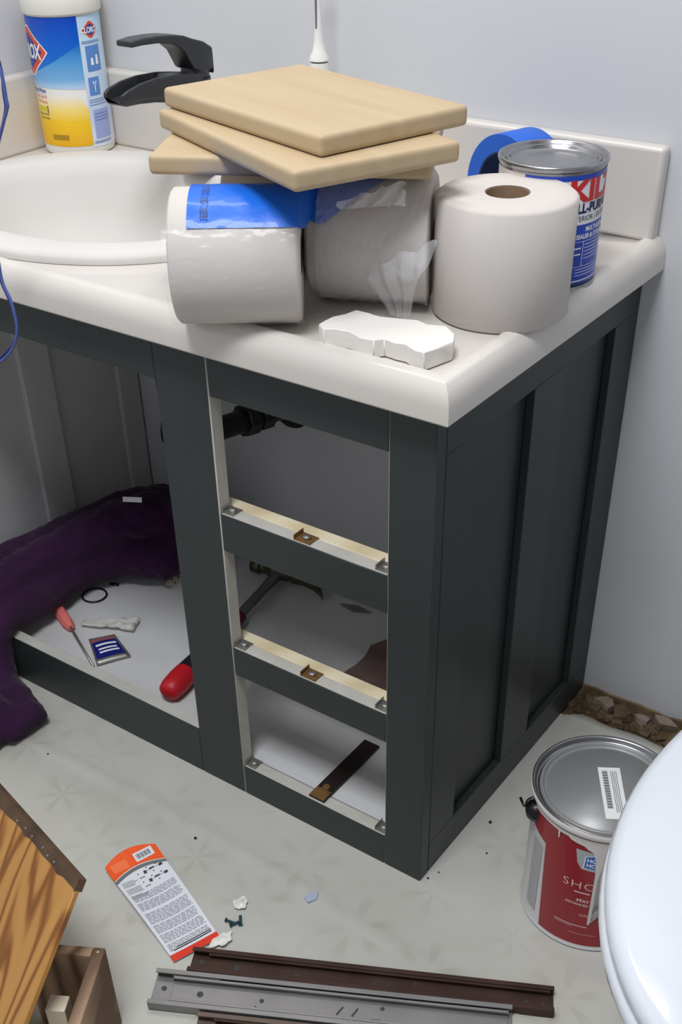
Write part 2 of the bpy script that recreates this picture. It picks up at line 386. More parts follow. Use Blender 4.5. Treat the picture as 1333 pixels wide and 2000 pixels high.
bm = B(); box(bm, -0.011, 0.011, 0.0, 0.018, 0.0035, 0.0045, T=T); lathe(bm, [(0, 0), (0.005, 0), (0.005, 0.0025), (0, 0.0035)], seg=14, T=T @ Matrix.Translation((0.0, 0.022, 0.0035))); obj('track_end', bm, M['rust'], trk)

# ================================================================ COUNTERTOP WITH SPLASHES
top = thing('countertop', 'white moulded vanity countertop with rounded front edge and low splashes', 'countertop', (-0.45, 0.22, 0.633))
CE = Vector((-0.625, 0.218)); NA = 96
OX, OY = 0.0222, -0.0192
prof = [(0.0235, 0.668), (0.0233, 0.6702), (0.0215, 0.6720), (0.0170, 0.6722), (0.0125, 0.6708), (0.0085, 0.6684), (0.0052, 0.6642), (0.0026, 0.660), (0.0009, 0.6548), (0.0, 0.649), (0.0, 0.6350), (0.0015, 0.6331), (0.03, 0.6331)]
bm = B()
x0, x1, y0, y1 = -0.93, OX - 0.0235, OY + 0.0235, D - 0.0005
def rectpt(a, c):
    dx, dy = math.cos(a), math.sin(a); t = 1e9
    if dx > 1e-9: t = min(t, (x1 - c.x) / dx)
    if dx < -1e-9: t = min(t, (x0 - c.x) / dx)
    if dy > 1e-9: t = min(t, (y1 - c.y) / dy)
    if dy < -1e-9: t = min(t, (y0 - c.y) / dy)
    return (c.x + dx * t, c.y + dy * t)
angs = [2 * math.pi * i / NA for i in range(NA)] + [math.atan2(yy - CE.y, xx - CE.x) % (2 * math.pi) for xx in (x0, x1) for yy in (y0, y1)]
angs = sorted(set(round(a, 6) for a in angs))
EA, EB = 0.225, 0.182
inn = [bm.verts.new((CE.x + EA * math.cos(a), CE.y + EB * math.sin(a), HC)) for a in angs]
out = [bm.verts.new((*rectpt(a, CE), HC)) for a in angs]
low = [bm.verts.new((v.co.x, v.co.y, 0.634)) for v in inn]
n = len(angs)
for i in range(n):
    j = (i + 1) % n
    bm.faces.new((inn[i], out[i], out[j], inn[j])); bm.faces.new((low[i], inn[i], inn[j], low[j]))
prev = None
for d, z in prof:   # swept edge: along the front, round the corner, along the side
    ring = [bm.verts.new((-0.93, OY + d, z)), bm.verts.new((OX - d, OY + d, z)), bm.verts.new((OX - d, D - 0.0005, z))]
    if prev:
        for k in range(2): bm.faces.new((prev[k], ring[k], ring[k + 1], prev[k + 1]))
    prev = ring
bmesh.ops.remove_doubles(bm, verts=bm.verts, dist=0.00005)
fixn(bm)
obj('slab', bm, M['counter'], top, smooth=True, angle=35)
bm = B(); box(bm, -0.909, 0.010, 0.444, D - 0.0005, HC - 0.001, 0.768); obj('back_splash', bm, M['counter'], top, bevel=0.005, seg=3)
bm = B(); box(bm, -0.9295, -0.909, 0.004, D - 0.0005, HC - 0.001, 0.768); obj('side_splash', bm, M['counter'], top, bevel=0.005, seg=3)
# drop-in oval sink
snk = thing('sink', 'white oval drop-in bathroom sink with raised rim set in the countertop', 'sink', (CE.x, CE.y, HC))
def ellring(bm, a, b, z, cy=0.0, N=96): return [bm.verts.new((CE.x + a * math.cos(2 * math.pi * i / N), CE.y + cy + b * math.sin(2 * math.pi * i / N), z)) for i in range(N)]
pr = [(0.256, 0.212, 0.6685, 0), (0.256, 0.2125, 0.674, 0), (0.253, 0.209, 0.6785, 0), (0.246, 0.202, 0.6805, 0), (0.222, 0.172, 0.6815, -0.006), (0.214, 0.162, 0.6805, -0.007), (0.208, 0.155, 0.676, -0.007), (0.200, 0.147, 0.660, -0.007),
      (0.186, 0.136, 0.62, -0.005), (0.158, 0.114, 0.58, 0), (0.11, 0.08, 0.553, 0), (0.05, 0.04, 0.545, 0), (0.022, 0.022, 0.543, 0)]
bm = B(); prev = None
for a, b, z, cy in pr:
    r_ = ellring(bm, a, b, z, cy)
    if prev:
        for i in range(96): bm.faces.new((prev[i], prev[(i + 1) % 96], r_[(i + 1) % 96], r_[i]))
    prev = r_
bm.faces.new(prev); bmesh.ops.recalc_face_normals(bm, faces=bm.faces)
for f in bm.faces:
    if f.normal.z < -0.5: bmesh.ops.reverse_faces(bm, faces=bm.faces); break
bo = obj('basin', bm, M['sink'], snk, smooth=True)
bm = B(); lathe(bm, [(0, 0.0), (0.010, 0.0), (0.019, 0.002), (0.0215, 0.004), (0.0215, -0.004), (0, -0.004)], c=(CE.x, CE.y, 0.546), seg=28); obj('drain', bm, M['chrome'], snk, smooth=True)

# ================================================================ PLUMBING UNDER THE SINK
pipe = thing('drain_pipe', 'black plastic sink drain pipe with trap running to the back wall', 'pipe', (-0.625, 0.22, 0.3))
bm = B(); tube(bm, [(-0.625, 0.218, 0.540), (-0.605, 0.224, 0.52), (-0.572, 0.232, 0.47), (-0.566, 0.235, 0.38)], 0.016, 16); obj('tailpiece', bm, M['abs'], pipe, smooth=True, angle=40)
bm = B(); tube(bm, [(-0.566, 0.235, 0.39), (-0.566, 0.235, 0.30), (-0.568, 0.236, 0.262), (-0.566, 0.246, 0.236), (-0.562, 0.260, 0.230), (-0.559, 0.272, 0.238), (-0.558, 0.278, 0.27), (-0.558, 0.280, 0.31), (-0.559, 0.284, 0.333), (-0.558, 0.300, 0.340)], 0.0185, 16, sub=4); obj('trap', bm, M['abs'], pipe, smooth=True, angle=40)
bm = B(); tube(bm, [(-0.562, 0.290, 0.338), (-0.550, 0.372, 0.330), (-0.538, 0.463, 0.320)], [0.0175, 0.0175, 0.0175], 16); obj('trap_arm', bm, M['abs'], pipe, smooth=True, angle=40)
ax = Vector((-0.538 + 0.562, 0.463 - 0.290, -0.018)).normalized()
for s, rr in ((0.085, 0.025), (0.115, 0.0235)):
    c0 = Vector((-0.562, 0.290, 0.338)) + ax * s
    bm = B(); tube(bm, [c0 - ax * 0.012, c0 - ax * 0.010, c0 + ax * 0.010, c0 + ax * 0.012], [rr * 0.9, rr, rr, rr * 0.9], 8); obj('slip_nut', bm, M['abs'], pipe, angle=30)
c0 = Vector((-0.562, 0.260, 0.215)); bm = B(); tube(bm, [c0, c0 + Vector((0.0, 0, -0.03))], 0.009, 8); obj('cleanout_plug', bm, M['abs'], pipe)
bm = B(); lathe(bm, [(0.017, 0), (0.038, 0.0), (0.036, 0.004), (0.02, 0.008)], seg=24, T=frame((-0.538, 0.4635, 0.320), (1, 0, 0), (0, 0, 1)))
obj('escutcheon', bm, M['abs'], pipe, smooth=True)
# supply valve and hose behind the stile
val = thing('supply_hose', 'thin black water supply hose hanging behind the middle stile', 'hose', (-0.65, 0.3, 0.3))
bm = B(); tube(bm, [(-0.60, 0.38, 0.66), (-0.62, 0.34, 0.50), (-0.640, 0.300, 0.36), (-0.655, 0.300, 0.31), (-0.665, 0.315, 0.285), (-0.685, 0.36, 0.268), (-0.72, 0.41, 0.26), (-0.74, 0.448, 0.262)], 0.006, 8, sub=5); obj('hose', bm, M['abs'], val, smooth=True)
bm = B(); tube(bm, [(-0.74, 0.463, 0.262), (-0.74, 0.43, 0.262)], 0.011, 10); tube(bm, [(-0.74, 0.44, 0.247), (-0.74, 0.44, 0.282)], 0.009, 10); obj('valve', bm, M['chrome'], val, smooth=True, angle=40)

# ================================================================ FAUCET
fx = -0.595
fau = thing('faucet', 'matte black single handle bathroom faucet with flat lever and open trough spout', 'faucet', (fx, 0.39, 0.681))
bm = B(); lathe(bm, [(0, 0), (0.029, 0), (0.029, 0.004), (0.0235, 0.009), (0.0215, 0.03), (0.0205, 0.085), (0.0195, 0.112), (0, 0.114)], c=(fx, 0.372, 0.681), seg=40); obj('body', bm, M['black'], fau, smooth=True, angle=50)
def loft(bm, secs, close=True):
    prev = None
    for s in secs:
        ring = [bm.verts.new(p) for p in s]
        if prev:
            k = len(ring)
            for i in range(k if close else k - 1): bm.faces.new((prev[i], prev[(i + 1) % k], ring[(i + 1) % k], ring[i]))
        else: bm.faces.new(ring[::-1])
        prev = ring
    bm.faces.new(prev); fixn(bm)
# spout: U-shaped open trough
secs = []
for y, zb, zt, hw, dp in ((0.375, 0.752, 0.798, 0.0215, 0.001), (0.345, 0.764, 0.8025, 0.0215, 0.001), (0.318, 0.772, 0.806, 0.022, 0.002), (0.304, 0.776, 0.8065, 0.022, 0.010), (0.28, 0.780, 0.8075, 0.0225, 0.014), (0.25, 0.783, 0.806, 0.0225, 0.015), (0.225, 0.784, 0.802, 0.022, 0.013), (0.215, 0.787, 0.798, 0.020, 0.008)):
    wl = 0.0045; y = 0.224 + (y - 0.215) * 0.90; hw *= 0.82
    secs.append([(fx - hw + 0.006, y, zb), (fx + hw - 0.006, y, zb), (fx + hw, y, zb + 0.007), (fx + hw, y, zt), (fx + hw - wl, y, zt), (fx + hw - wl - 0.002, y, zt - dp), (fx - hw + wl + 0.002, y, zt - dp), (fx - hw + wl, y, zt), (fx - hw, y, zt), (fx - hw, y, zb + 0.007)])
bm = B(); loft(bm, secs); obj('spout', bm, M['black'], fau, bevel=0.0012)
# lever
secs = []
for y, z, hw, th in ((0.412, 0.806, 0.017, 0.012), (0.408, 0.826, 0.019, 0.024), (0.390, 0.834, 0.020, 0.036), (0.366, 0.840, 0.0195, 0.034), (0.350, 0.845, 0.019, 0.018), (0.330, 0.848, 0.018, 0.010), (0.300, 0.8505, 0.017, 0.008), (0.270, 0.8515, 0.016, 0.0075), (0.246, 0.8505, 0.015, 0.0065)):
    y = 0.252 + (y - 0.246) * 0.85; hw *= 0.85
    secs.append([(fx - hw, y, z - th), (fx + hw, y, z - th), (fx + hw, y, z), (fx - hw, y, z)])
bm = B(); loft(bm, secs); obj('lever', bm, M['black'], fau, bevel=0.002, seg=3)
bm = B(); lathe(bm, [(0, 0), (0.0185, 0), (0.018, 0.006), (0.0165, 0.012), (0, 0.012)], c=(fx, 0.372, 0.794), seg=32); obj('lever_collar', bm, M['black'], fau, smooth=True, angle=50)

# ================================================================ WIPES CANISTER
wc = (-0.860, 0.404, HC + 0.0005); wth = math.radians(-42.6)
wip = thing('wipes_canister', 'white wipes canister with blue and yellow label in the corner behind the sink', 'canister', wc)
RW = 0.0505
bm = B(); lathe(bm, [(0, 0.002), (0.044, 0.002), (0.046, 0.0), (0.0485, 0.0008), (0.0500, 0.004), (RW, 0.012), (RW, 0.176), (0.0495, 0.180), (0.048, 0.182), (0, 0.182)], c=wc, seg=64); obj('body', bm, M['white_pl'], wip, smooth=True, angle=50)
bm = B(); lathe(bm, [(0.049, 0.1765), (0.0535, 0.177), (0.0545, 0.179), (0.0545, 0.199), (0.0535, 0.2025), (0.0495, 0.2045), (0.047, 0.206), (0.0455, 0.217), (0.043, 0.2205), (0, 0.2205)], c=wc, seg=64); obj('lid', bm, mat('lid_cream_white', (232, 230, 220), 0.28), wip, smooth=True, angle=60)
def A(deg): return math.radians(deg) * RW
def wlab(name, bm2, m, off=0.0004, label=None): return obj(name, wrap(bm2, wc, wth, RW, off), m, wip, smooth=True, label=label, kind='stuff' if name in ('lettering', 'pictogram') else None)
m_bl = gradz('label_blue', [(0.10, (20, 120, 210)), (0.14, (0, 96, 205)), (0.175, (0, 70, 190))], 0.3)
m_lb = gradz('label_light_blue', [(0.08, (215, 232, 245)), (0.098, (120, 178, 226)), (0.125, (70, 150, 215)), (0.14, (30, 110, 200))], 0.3)
m_ye = gradz('label_yellow', [(0.012, (240, 180, 14)), (0.045, (248, 200, 30)), (0.062, (250, 222, 130)), (0.080, (240, 238, 228))], 0.3)
m_rp = gradz('label_right_panel', [(0.0, (232, 238, 244)), (0.05, (200, 214, 238)), (0.12, (205, 226, 244)), (0.175, (190, 220, 244))], 0.3)
wlab('label_panel', poly2([(A(-115), 0.108), (A(-60), 0.108), (A(-27), 0.120), (A(21), 0.1425), (A(21), 0.175), (A(-115), 0.175)]), m_bl, label='deep blue label panel')
wlab('label_panel', poly2([(A(-115), 0.088), (A(-60), 0.0882), (A(-27), 0.088), (A(21), 0.086), (A(21), 0.1424), (A(-27), 0.1199), (A(-60), 0.1079), (A(-115), 0.1079)]), m_lb, label='pale blue label swoosh')
wlab('label_panel', poly2([(A(-115), 0.013), (A(21), 0.013), (A(21), 0.060), (A(10), 0.074), (A(-15), 0.080), (A(-115), 0.080)]), m_ye, label='yellow label panel')
wlab('label_panel', rect2(A(21.6), A(95), 0.010, 0.175), m_rp, label='pale blue instruction panel')
m_or = mat('logo_orange_red', (222, 78, 52), 0.35); m_nv = mat('logo_navy', (42, 62, 150), 0.35)
def diamond(cx, cy, w_, h_): return poly2([(cx - w_, cy), (cx - w_ * 0.82, cy - h_ * 0.26), (cx - w_ * 0.16, cy - h_), (cx + w_ * 0.16, cy - h_), (cx + w_ * 0.82, cy - h_ * 0.26), (cx + w_, cy), (cx + w_ * 0.82, cy + h_ * 0.26), (cx + w_ * 0.16, cy + h_), (cx - w_ * 0.16, cy + h_), (cx - w_ * 0.82, cy + h_ * 0.26)])
lx = A(-77); ly = 0.1325
wlab('logo', diamond(lx, ly, A(46), 0.031), M['white_ink'], 0.0006, label='diamond logo white outline')
wlab('logo', diamond(lx, ly, A(43.5), 0.029), m_or, 0.0008, label='diamond logo orange red')
wlab('logo', diamond(lx, ly, A(35), 0.021), m_nv, 0.0010, label='diamond logo navy centre')
wlab('lettering', text2('CLOROX', lx + 0.0285, ly - 0.0085, 0.025, 0.0008, 0.66, 'RIGHT', 0.06, 0.92), M['white_ink'], 0.0013, label='white lettering')
wlab('logo', diamond(A(43), 0.157, A(17), 0.011), M['white_ink'], 0.0006); wlab('logo', diamond(A(43), 0.157, A(16), 0.0102), m_or, 0.0008); wlab('logo', diamond(A(43), 0.157, A(12), 0.0068), m_nv, 0.0010)
wlab('lettering', text2('CLOROX', A(43), 0.1537, 0.0095, 0.0003, 0.8, 'CENTER'), M['white_ink'], 0.0013)
wlab('lettering', text2('Disinfecting Wipes', A(-46), 0.082, 0.0078, 0.0001, 0.8, 'RIGHT'), m_nv, 0.0006)
wlab('lettering', many2([text2('Kills Cold &', A(-46), 0.0745, 0.0065, 0, 0.8, 'RIGHT'), text2('Flu Viruses', A(-46), 0.068, 0.0065, 0, 0.8, 'RIGHT')]), mat('print_red', (220, 90, 90), 0.5), 0.0006)
wlab('label_panel', rect2(A(-75), A(-48), 0.0585, 0.0635), mat('print_chartreuse', (214, 206, 40), 0.4), 0.0006)
wlab('lettering', many2([rect2(A(-49), A(-46.5), 0.056, 0.065), text2('Crisp Lemon', A(-46), 0.0525, 0.006, 0, 0.8, 'RIGHT'), text2('75 wet wipes', A(-46), 0.0475, 0.005, 0, 0.8, 'RIGHT')]), M['ink'], 0.0006)
m_ol = mat('print_olive', (176, 138, 20), 0.5)
wlab('label_panel', rect2(A(-45), A(-16), 0.0215, 0.0285), m_ol, 0.0006)
m_sq = mat('print_mid_blue', (92, 138, 206), 0.4); m_lv = mat('print_lavender', (160, 172, 222), 0.4)
wlab('pictogram', rect2(A(29), A(58), 0.106, 0.138), m_sq, 0.0006); wlab('pictogram', rect2(A(27), A(48), 0.076, 0.099), m_sq, 0.0006); wlab('pictogram', rect2(A(28), A(62), 0.020, 0.058), m_lv, 0.0006)
wlab('pictogram', many2([poly2([(A(36), 0.114), (A(42), 0.114), (A(41), 0.123), (A(37), 0.123)]), poly2([(A(46), 0.114), (A(52), 0.114), (A(51), 0.126), (A(47), 0.126)]), poly2([(A(34), 0.094), (A(38), 0.086), (A(42), 0.094), (A(39.5), 0.094), (A(38.5), 0.080), (A(37.5), 0.080), (A(36.5), 0.094)])]), M['white_ink'], 0.0008)
wlab('lettering', many2([rect2(A(24), A(60), z, z + 0.0008) for z in (0.143, 0.141, 0.0705, 0.0675, 0.064, 0.0165, 0.0145)] + [rect2(A(30), A(58), z, z + 0.0008) for z in (0.052, 0.048, 0.044)]), mat('print_blue_lines', (90, 120, 190), 0.5), 0.0009)

# ================================================================ ELECTRIC TOOTHBRUSH
tb = (-0.430, 0.415, HC)
bru = thing('electric_toothbrush', 'white electric toothbrush standing against the back wall behind the boards', 'toothbrush', tb)
bm = B(); lathe(bm, [(0, 0), (0.022, 0), (0.022, 0.008), (0.0155, 0.014), (0.0150, 0.09), (0.0140, 0.125), (0.0128, 0.140), (0.0118, 0.1495), (0, 0.1495)], c=tb, seg=32); obj('handle', bm, M['white_pl'], bru, smooth=True, angle=50)
bm = B(); lathe(bm, [(0, 0.1495), (0.0100, 0.1495), (0.0100, 0.1515), (0, 0.1515)], c=tb, seg=32); obj('ring', bm, mat('grey_seal', (120, 120, 126), 0.5), bru, smooth=True, angle=50)
bm = B(); lathe(bm, [(0, 0.1515), (0.0122, 0.1515), (0.0115, 0.1555), (0.0080, 0.162), (0.0055, 0.174), (0.0042, 0.19), (0.0032, 0.215), (0.0030, 0.238), (0, 0.239)], c=tb, seg=24); hd = obj('brush_neck', bm, M['white_pl'], bru, smooth=True, angle=60)
bm = B(); box(bm, tb[0] - 0.0009, tb[0] + 0.0012, tb[1] - 0.0048, tb[1] - 0.003, tb[2] + 0.186, tb[2] + 0.216); obj('grey_stripe', bm, mat('grey_insert', (110, 112, 120), 0.5), hd)
bm = B(); box(bm, tb[0] - 0.0055, tb[0] + 0.0055, tb[1] - 0.004, tb[1] + 0.003, tb[2] + 0.236, tb[2] + 0.262); obj('brush_head', bm, M['white_pl'], bru, bevel=0.002)

# ================================================================ PAINT QUART
kc = (-0.042, 0.279, HC + 0.0005); kth = math.radians(-64.5); RK = 0.0530
kz = thing('paint_can', 'small metal lidded primer can with white and blue label on the countertop', 'paint can', kc)
bm = B(); lathe(bm, [(0, 0.002), (0.0505, 0.002), (0.0535, 0.0), (0.0545, 0.0012), (0.0535, 0.003), (RK, 0.0045), (RK, 0.1165), (0.0532, 0.118)], c=kc, seg=72); obj('body', bm, M['steel'], kz, smooth=True, angle=50)
bm = B(); lathe(bm, [(0.0528, 0.1165), (0.0545, 0.118), (0.0555, 0.1205), (0.0550, 0.1230), (0.0536, 0.1238), (0.0522, 0.1228), (0.0512, 0.1195), (0.0500, 0.1188), (0.0485, 0.1192), (0.0475, 0.1175)], c=kc, seg=72); obj('rim', bm, M['steel'], kz, smooth=True)
bm = B(); lathe(bm, [(0.0478, 0.1176), (0.0470, 0.1206), (0.0458, 0.1214), (0.0446, 0.1206), (0.0438, 0.1178), (0.0428, 0.1168), (0.030, 0.1166), (0, 0.1166)], c=kc, seg=72); obj('lid', bm, M['steel'], kz, smooth=True, label='round pressed metal lid')
def K(deg): return math.radians(deg) * RK
m_kb = mat('label_royal_blue', (28, 66, 178), 0.35, coat=0.3); m_kr = mat('label_red', (206, 40, 44), 0.35); m_kd = mat('label_dark_navy', (22, 34, 84), 0.35)
m_kw = mat('label_white', (232, 232, 232), 0.3, coat=0.3)
def klab(name, b2, m, off=0.0004, label=None): return obj(name, wrap(b2, kc, kth, RK, off), m, kz, smooth=True, label=label)
klab('label_panel', rect2(K(-120), K(150), 0.0052, 0.1150), m_kw, 0.0003, 'white paper label')
klab('label_panel', rect2(K(-28.5), K(150), 0.1102, 0.1150), m_kb, 0.0005, 'royal blue band')
klab('label_panel', rect2(K(-10), K(150), 0.0085, 0.0675), m_kb, 0.0005, 'royal blue panel')
klab('label_panel', rect2(K(-10), K(150), 0.0052, 0.0084), m_kd, 0.0005)
klab('label_panel', rect2(K(-120), K(-28.7), 0.0052, 0.1150), mat('label_beige', (214, 206, 196), 0.4), 0.0005, 'beige back panel')
klab('lettering', text2('KILZ', K(20), 0.0905, 0.0275, 0.0013, 1.22, 'LEFT', 0.0), m_kr, 0.0007, 'bold red lettering')
klab('lettering', text2('ALL-PURPOSE', K(23), 0.0790, 0.0125, 0.0005, 0.9, 'LEFT'), m_kd, 0.0007)
klab('lettering', text2('INTERIOR | EXTERIOR', K(22), 0.0710, 0.0072, 0.0, 0.95, 'LEFT'), M['ink'], 0.0007)
klab('lettering', many2([text2('MULTI-SURFACE', K(45), 0.0605, 0.0062, 0.0002, 0.85), text2('SEALER & STAINBLOCKER', K(33), 0.0535, 0.0062, 0.0002, 0.85)]
     + [rect2(K(34), K(140), 0.0505, 0.0509), rect2(K(43.5), K(44.2), 0.026, 0.0505), rect2(K(30), K(140), 0.0255, 0.0259)]
     + [rect2(K(32), K(41), 0.0435, 0.0450), rect2(K(33), K(41), 0.0375, 0.0390)]
     + [rect2(K(46), K(80), z, z + 0.0006) for z in (0.047, 0.0435, 0.040, 0.0365, 0.033)] + [rect2(K(36), K(76), z, z + 0.0006) for z in (0.0225, 0.0195, 0.0165)] + [rect2(K(20), K(80), 0.0105, 0.0117)]), M['white_ink'], 0.0007)

# ================================================================ ROLL OF BLUE TAPE
M['bluetape'] = mat('painters_tape_blue', (28, 92, 196), 0.5, var=(6, 0.8), rgb2=(36, 104, 210))
TT = frame((-0.134, 0.383, HC + 0.0565), (0.94, -0.30, 0), (0, 0, 1))
tape = thing('tape_roll', 'roll of blue painters masking tape standing on edge behind the primer can', 'tape', (-0.128, 0.385, HC))
bm = B(); lathe(bm, [(0.0385, -0.024), (0.056, -0.024), (0.0563, -0.0235), (0.0563, 0.0235), (0.056, 0.024), (0.0385, 0.024), (0.0385, -0.024)], seg=64, T=TT); fixn(bm); obj('tape', bm, M['bluetape'], tape, smooth=True, angle=40)
bm = B(); lathe(bm, [(0.0368, -0.024), (0.0384, -0.024), (0.0384, 0.024), (0.0368, 0.024), (0.0368, -0.024)], seg=64, T=TT); fixn(bm); obj('core', bm, mat('navy_core', (40, 58, 104), 0.7), tape, smooth=True, angle=40)

# ================================================================ TOILET ROLLS
def roll(name, label, T, R, H, rh, group, squash=1.0):
    """T places a roll whose axis is local z, base at 0"""
    t = thing(name, label, 'toilet roll', T.translation, 0, group)
    bm = B(); S = 72; prof = [(rh, 0.0), (R - 0.003, 0.0), (R, 0.003), (R, H / 2), (R, H - 0.003), (R - 0.004, H), (rh + 0.02, H + 0.0004), (rh, H)]
    lathe(bm, prof, seg=S)
    for v in bm.verts:
        k = noise.noise(Vector((v.co.x * 30, v.co.y * 30, v.co.z * 14))) * 0.0007; v.co.x *= 1 + k / R; v.co.y *= 1 + k / R
    bm.transform(T); obj('paper', bm, M['tp'], t, smooth=True, angle=60)
    bm = B(); lathe(bm, [(rh - 0.0012, 0.0004), (rh, 0.0004), (rh, H - 0.0006), (rh - 0.0012, H - 0.0006), (rh - 0.0012, 0.0004)], seg=40, T=T); fixn(bm); obj('cardboard_core', bm, M['tube'], t, smooth=True, angle=40)
    return t
roll('toilet_roll', 'large white toilet roll standing upright on the corner of the countertop', rz((-0.0355, 0.173, HC + 0.0005), 60), 0.0675, 0.1125, 0.0215, 'white toilet rolls')
def lying(c, th, R, w_):
    a = Vector((math.cos(th), math.sin(th), 0)); up = Vector((0, 0, 1))
    m = frame(Vector(c) - a * w_ / 2, up, up.cross(a) * -1)   # local x up
    x = up; z = a; y = z.cross(x)
    mm = Matrix((x, y, z)).transposed().to_4x4(); mm.translation = Vector(c) - a * w_ / 2
    return mm
RR = 0.062
c1 = Vector((-0.235, 0.0134, HC + RR + 0.001)); t1 = 0.60
c2 = Vector((-0.161, 0.136, HC + RR + 0.001)); t2 = 0.44
roll('toilet_roll', 'white toilet roll lying on its side at the counter front under blue printed film', lying(c1, t1, RR, 0.12), RR, 0.12, 0.018, 'white toilet rolls')
roll('toilet_roll', 'white toilet roll lying on its side behind the plastic film, between two other rolls', lying(c2, t2, RR, 0.118), RR, 0.118, 0.018, 'white toilet rolls')
# third roll at the back left carrying the boards
roll('toilet_roll', 'toilet roll lying behind the other wrapped rolls, mostly hidden under the boards', lying(Vector((-0.300, 0.165, HC + RR + 0.001)), 0.44, RR, 0.105), RR, 0.105, 0.018, 'white toilet rolls')

# ---- torn plastic wrapper
M['film'] = mat('clear_film', (250, 250, 252), 0.2, trans=0.0, alpha=0.10, spec=0.9, bump=(45, 1.0), coat=0.6)
M['film3'] = mat('brightened_clear_film', (245, 243, 242), 0.3, alpha=0.24, spec=0.9, bump=(45, 1.0), coat=0.4)  # whiter, denser film: brightness painted over the roll under the boards
M['film2'] = mat('creased_clear_film', (240, 240, 244), 0.25, trans=0.0, alpha=0.32, spec=0.9, bump=(70, 1.0), coat=0.6)  # extra white density puts crease highlights into the film's colour
M['bluefilm'] = mat('blue_printed_film', (26, 104, 216), 0.38, spec=0.4, bump=(55, 0.5), coat=0.12)
wr = thing('plastic_wrapper', 'torn clear plastic wrapper with blue printed band around the lying toilet rolls', 'wrapper', (-0.2, 0.08, HC))
def shell(c, th, R, u0, u1, p0, p1, nu=24, npx=24, amp=0.001, fn=None, seed=0):
    a = Vector((math.cos(th), math.sin(th), 0)); f = Vector((math.sin(th), -math.cos(th), 0)); bm = B(); g = []
    for i in range(nu + 1):
        row = []
        for j in range(npx + 1):
            s, t = i / nu, j / npx
            u = u0 + (u1 - u0) * s; p = p0 + (p1 - p0) * t
            if fn: u, p = fn(s, t, u, p)
            rr = R + amp * (noise.noise(Vector((u * 60 + seed, p * 3, seed))) + 0.6 * noise.noise(Vector((u * 160, p * 9, seed + 3))))
            pr_ = math.radians(p)
            row.append(bm.verts.new(Vector(c) + a * u + f * rr * math.cos(pr_) + Vector((0, 0, 1)) * rr * math.sin(pr_)))
        g.append(row)
    for r1, r2 in zip(g, g[1:]):
        for j in range(npx): bm.faces.new((r1[j], r2[j], r2[j + 1], r1[j + 1]))
    return bm
bl = obj('printed_film', shell(c1, t1, RR + 0.0016, -0.041, 0.0605, 40, 112, amp=0.0006), M['bluefilm'], wr, smooth=True, label='blue printed film')
def fn2(s, t, u, p):
    lo = 31 - 14 * min(s, 0.15) / 0.15 * (1 - min(s, 0.15) / 0.3) + 78 * max(0, s - 0.15) ** 1.15
    return u, lo + (118 - lo) * t
obj('printed_film', shell(c2, t2, RR + 0.0022, -0.058, 0.040, 0, 1, fn=fn2, amp=0.0007, nu=40), M['bluefilm'], wr, smooth=True, label='blue film draped over the second roll')
# bridge from roll one to roll two, sagging between them
def sheet(rows, m, name, sub=1, label=None, thick=0):
    bm = B(); g = [[bm.verts.new(p) for p in r] for r in rows]
    for r1, r2 in zip(g, g[1:]):
        for j in range(len(r1) - 1): bm.faces.new((r1[j], r2[j], r2[j + 1], r1[j + 1]))
    o = obj(name, bm, m, wr, smooth=True, label=label)
    if sub:
        s = o.modifiers.new('s', 'SUBSURF'); s.levels = sub; s.render_levels = sub
    return o
def cp(c, th, R, u, p):
    a = Vector((math.cos(th), math.sin(th), 0)); f = Vector((math.sin(th), -math.cos(th), 0))
    return Vector(c) + a * u + f * R * math.cos(math.radians(p)) + Vector((0, 0, 1)) * R * math.sin(math.radians(p))
rows = []
for k in range(7):
    t = k / 6
    A_ = cp(c1, t1, RR + 0.0018, 0.0600, 40 + 70 * t); Z_ = cp(c2, t2, RR + 0.0024, -0.052, 30 + 50 * t)
    rows.append([A_.lerp(Z_, s) + Vector((0, 0, -0.006 * math.sin(math.pi * s) * (1 - t))) for s in (0, 0.2, 0.4, 0.6, 0.8, 1)])
sheet(rows, M['bluefilm'], 'printed_film', 1, 'blue film bridging the two rolls')
obj('clear_film', shell(c1, t1, RR + 0.0028, -0.0635, 0.0625, -58, 39, nu=60, npx=50, amp=0.0010, fn=lambda s, t, u, p: (u, p), seed=5), M['film'], wr, smooth=True, label='clear wrinkled film')
def fn3(s, t, u, p):
    return u, -56 + (101 + 25 * s + 20) * t
obj('clear_film', shell(c2, t2, RR + 0.0035, -0.048, 0.059, 0, 1, nu=60, npx=50, amp=0.0024, fn=fn3, seed=9), M['film3'], wr, smooth=True, label='clear wrinkled film')
# gathered clear tail: crumpled ribbon from under the boards down to the counter
rows = []
top_a, top_b = Vector((-0.062, 0.094, 0.752)), Vector((-0.128, 0.082, 0.722))
mid_a, mid_b = Vector((-0.074, 0.086, 0.722)), Vector((-0.130, 0.080, 0.706))
low_a, low_b = Vector((-0.094, 0.096, 0.6712)), Vector((-0.120, 0.098, 0.6712))
for i in range(9):
    t = i / 8
    A_ = top_a.lerp(mid_a, t * 2) if t < 0.5 else mid_a.lerp(low_a, t * 2 - 1)
    Z_ = top_b.lerp(mid_b, t * 2) if t < 0.5 else mid_b.lerp(low_b, t * 2 - 1)
    rows.append([A_.lerp(Z_, k / 11) + Vector((0, 0.004 * math.sin(k * 1.9 + i * 0.9), (0.004 if i < 7 else 0.0005) * math.sin(k * 1.3 + i * 1.7))) for k in range(12)])
o = sheet(rows, M['film2'], 'clear_film', 2, 'crumpled clear film tail')
rows = []   # crinkled ridge beside the boards, its highlights put in as whiter film
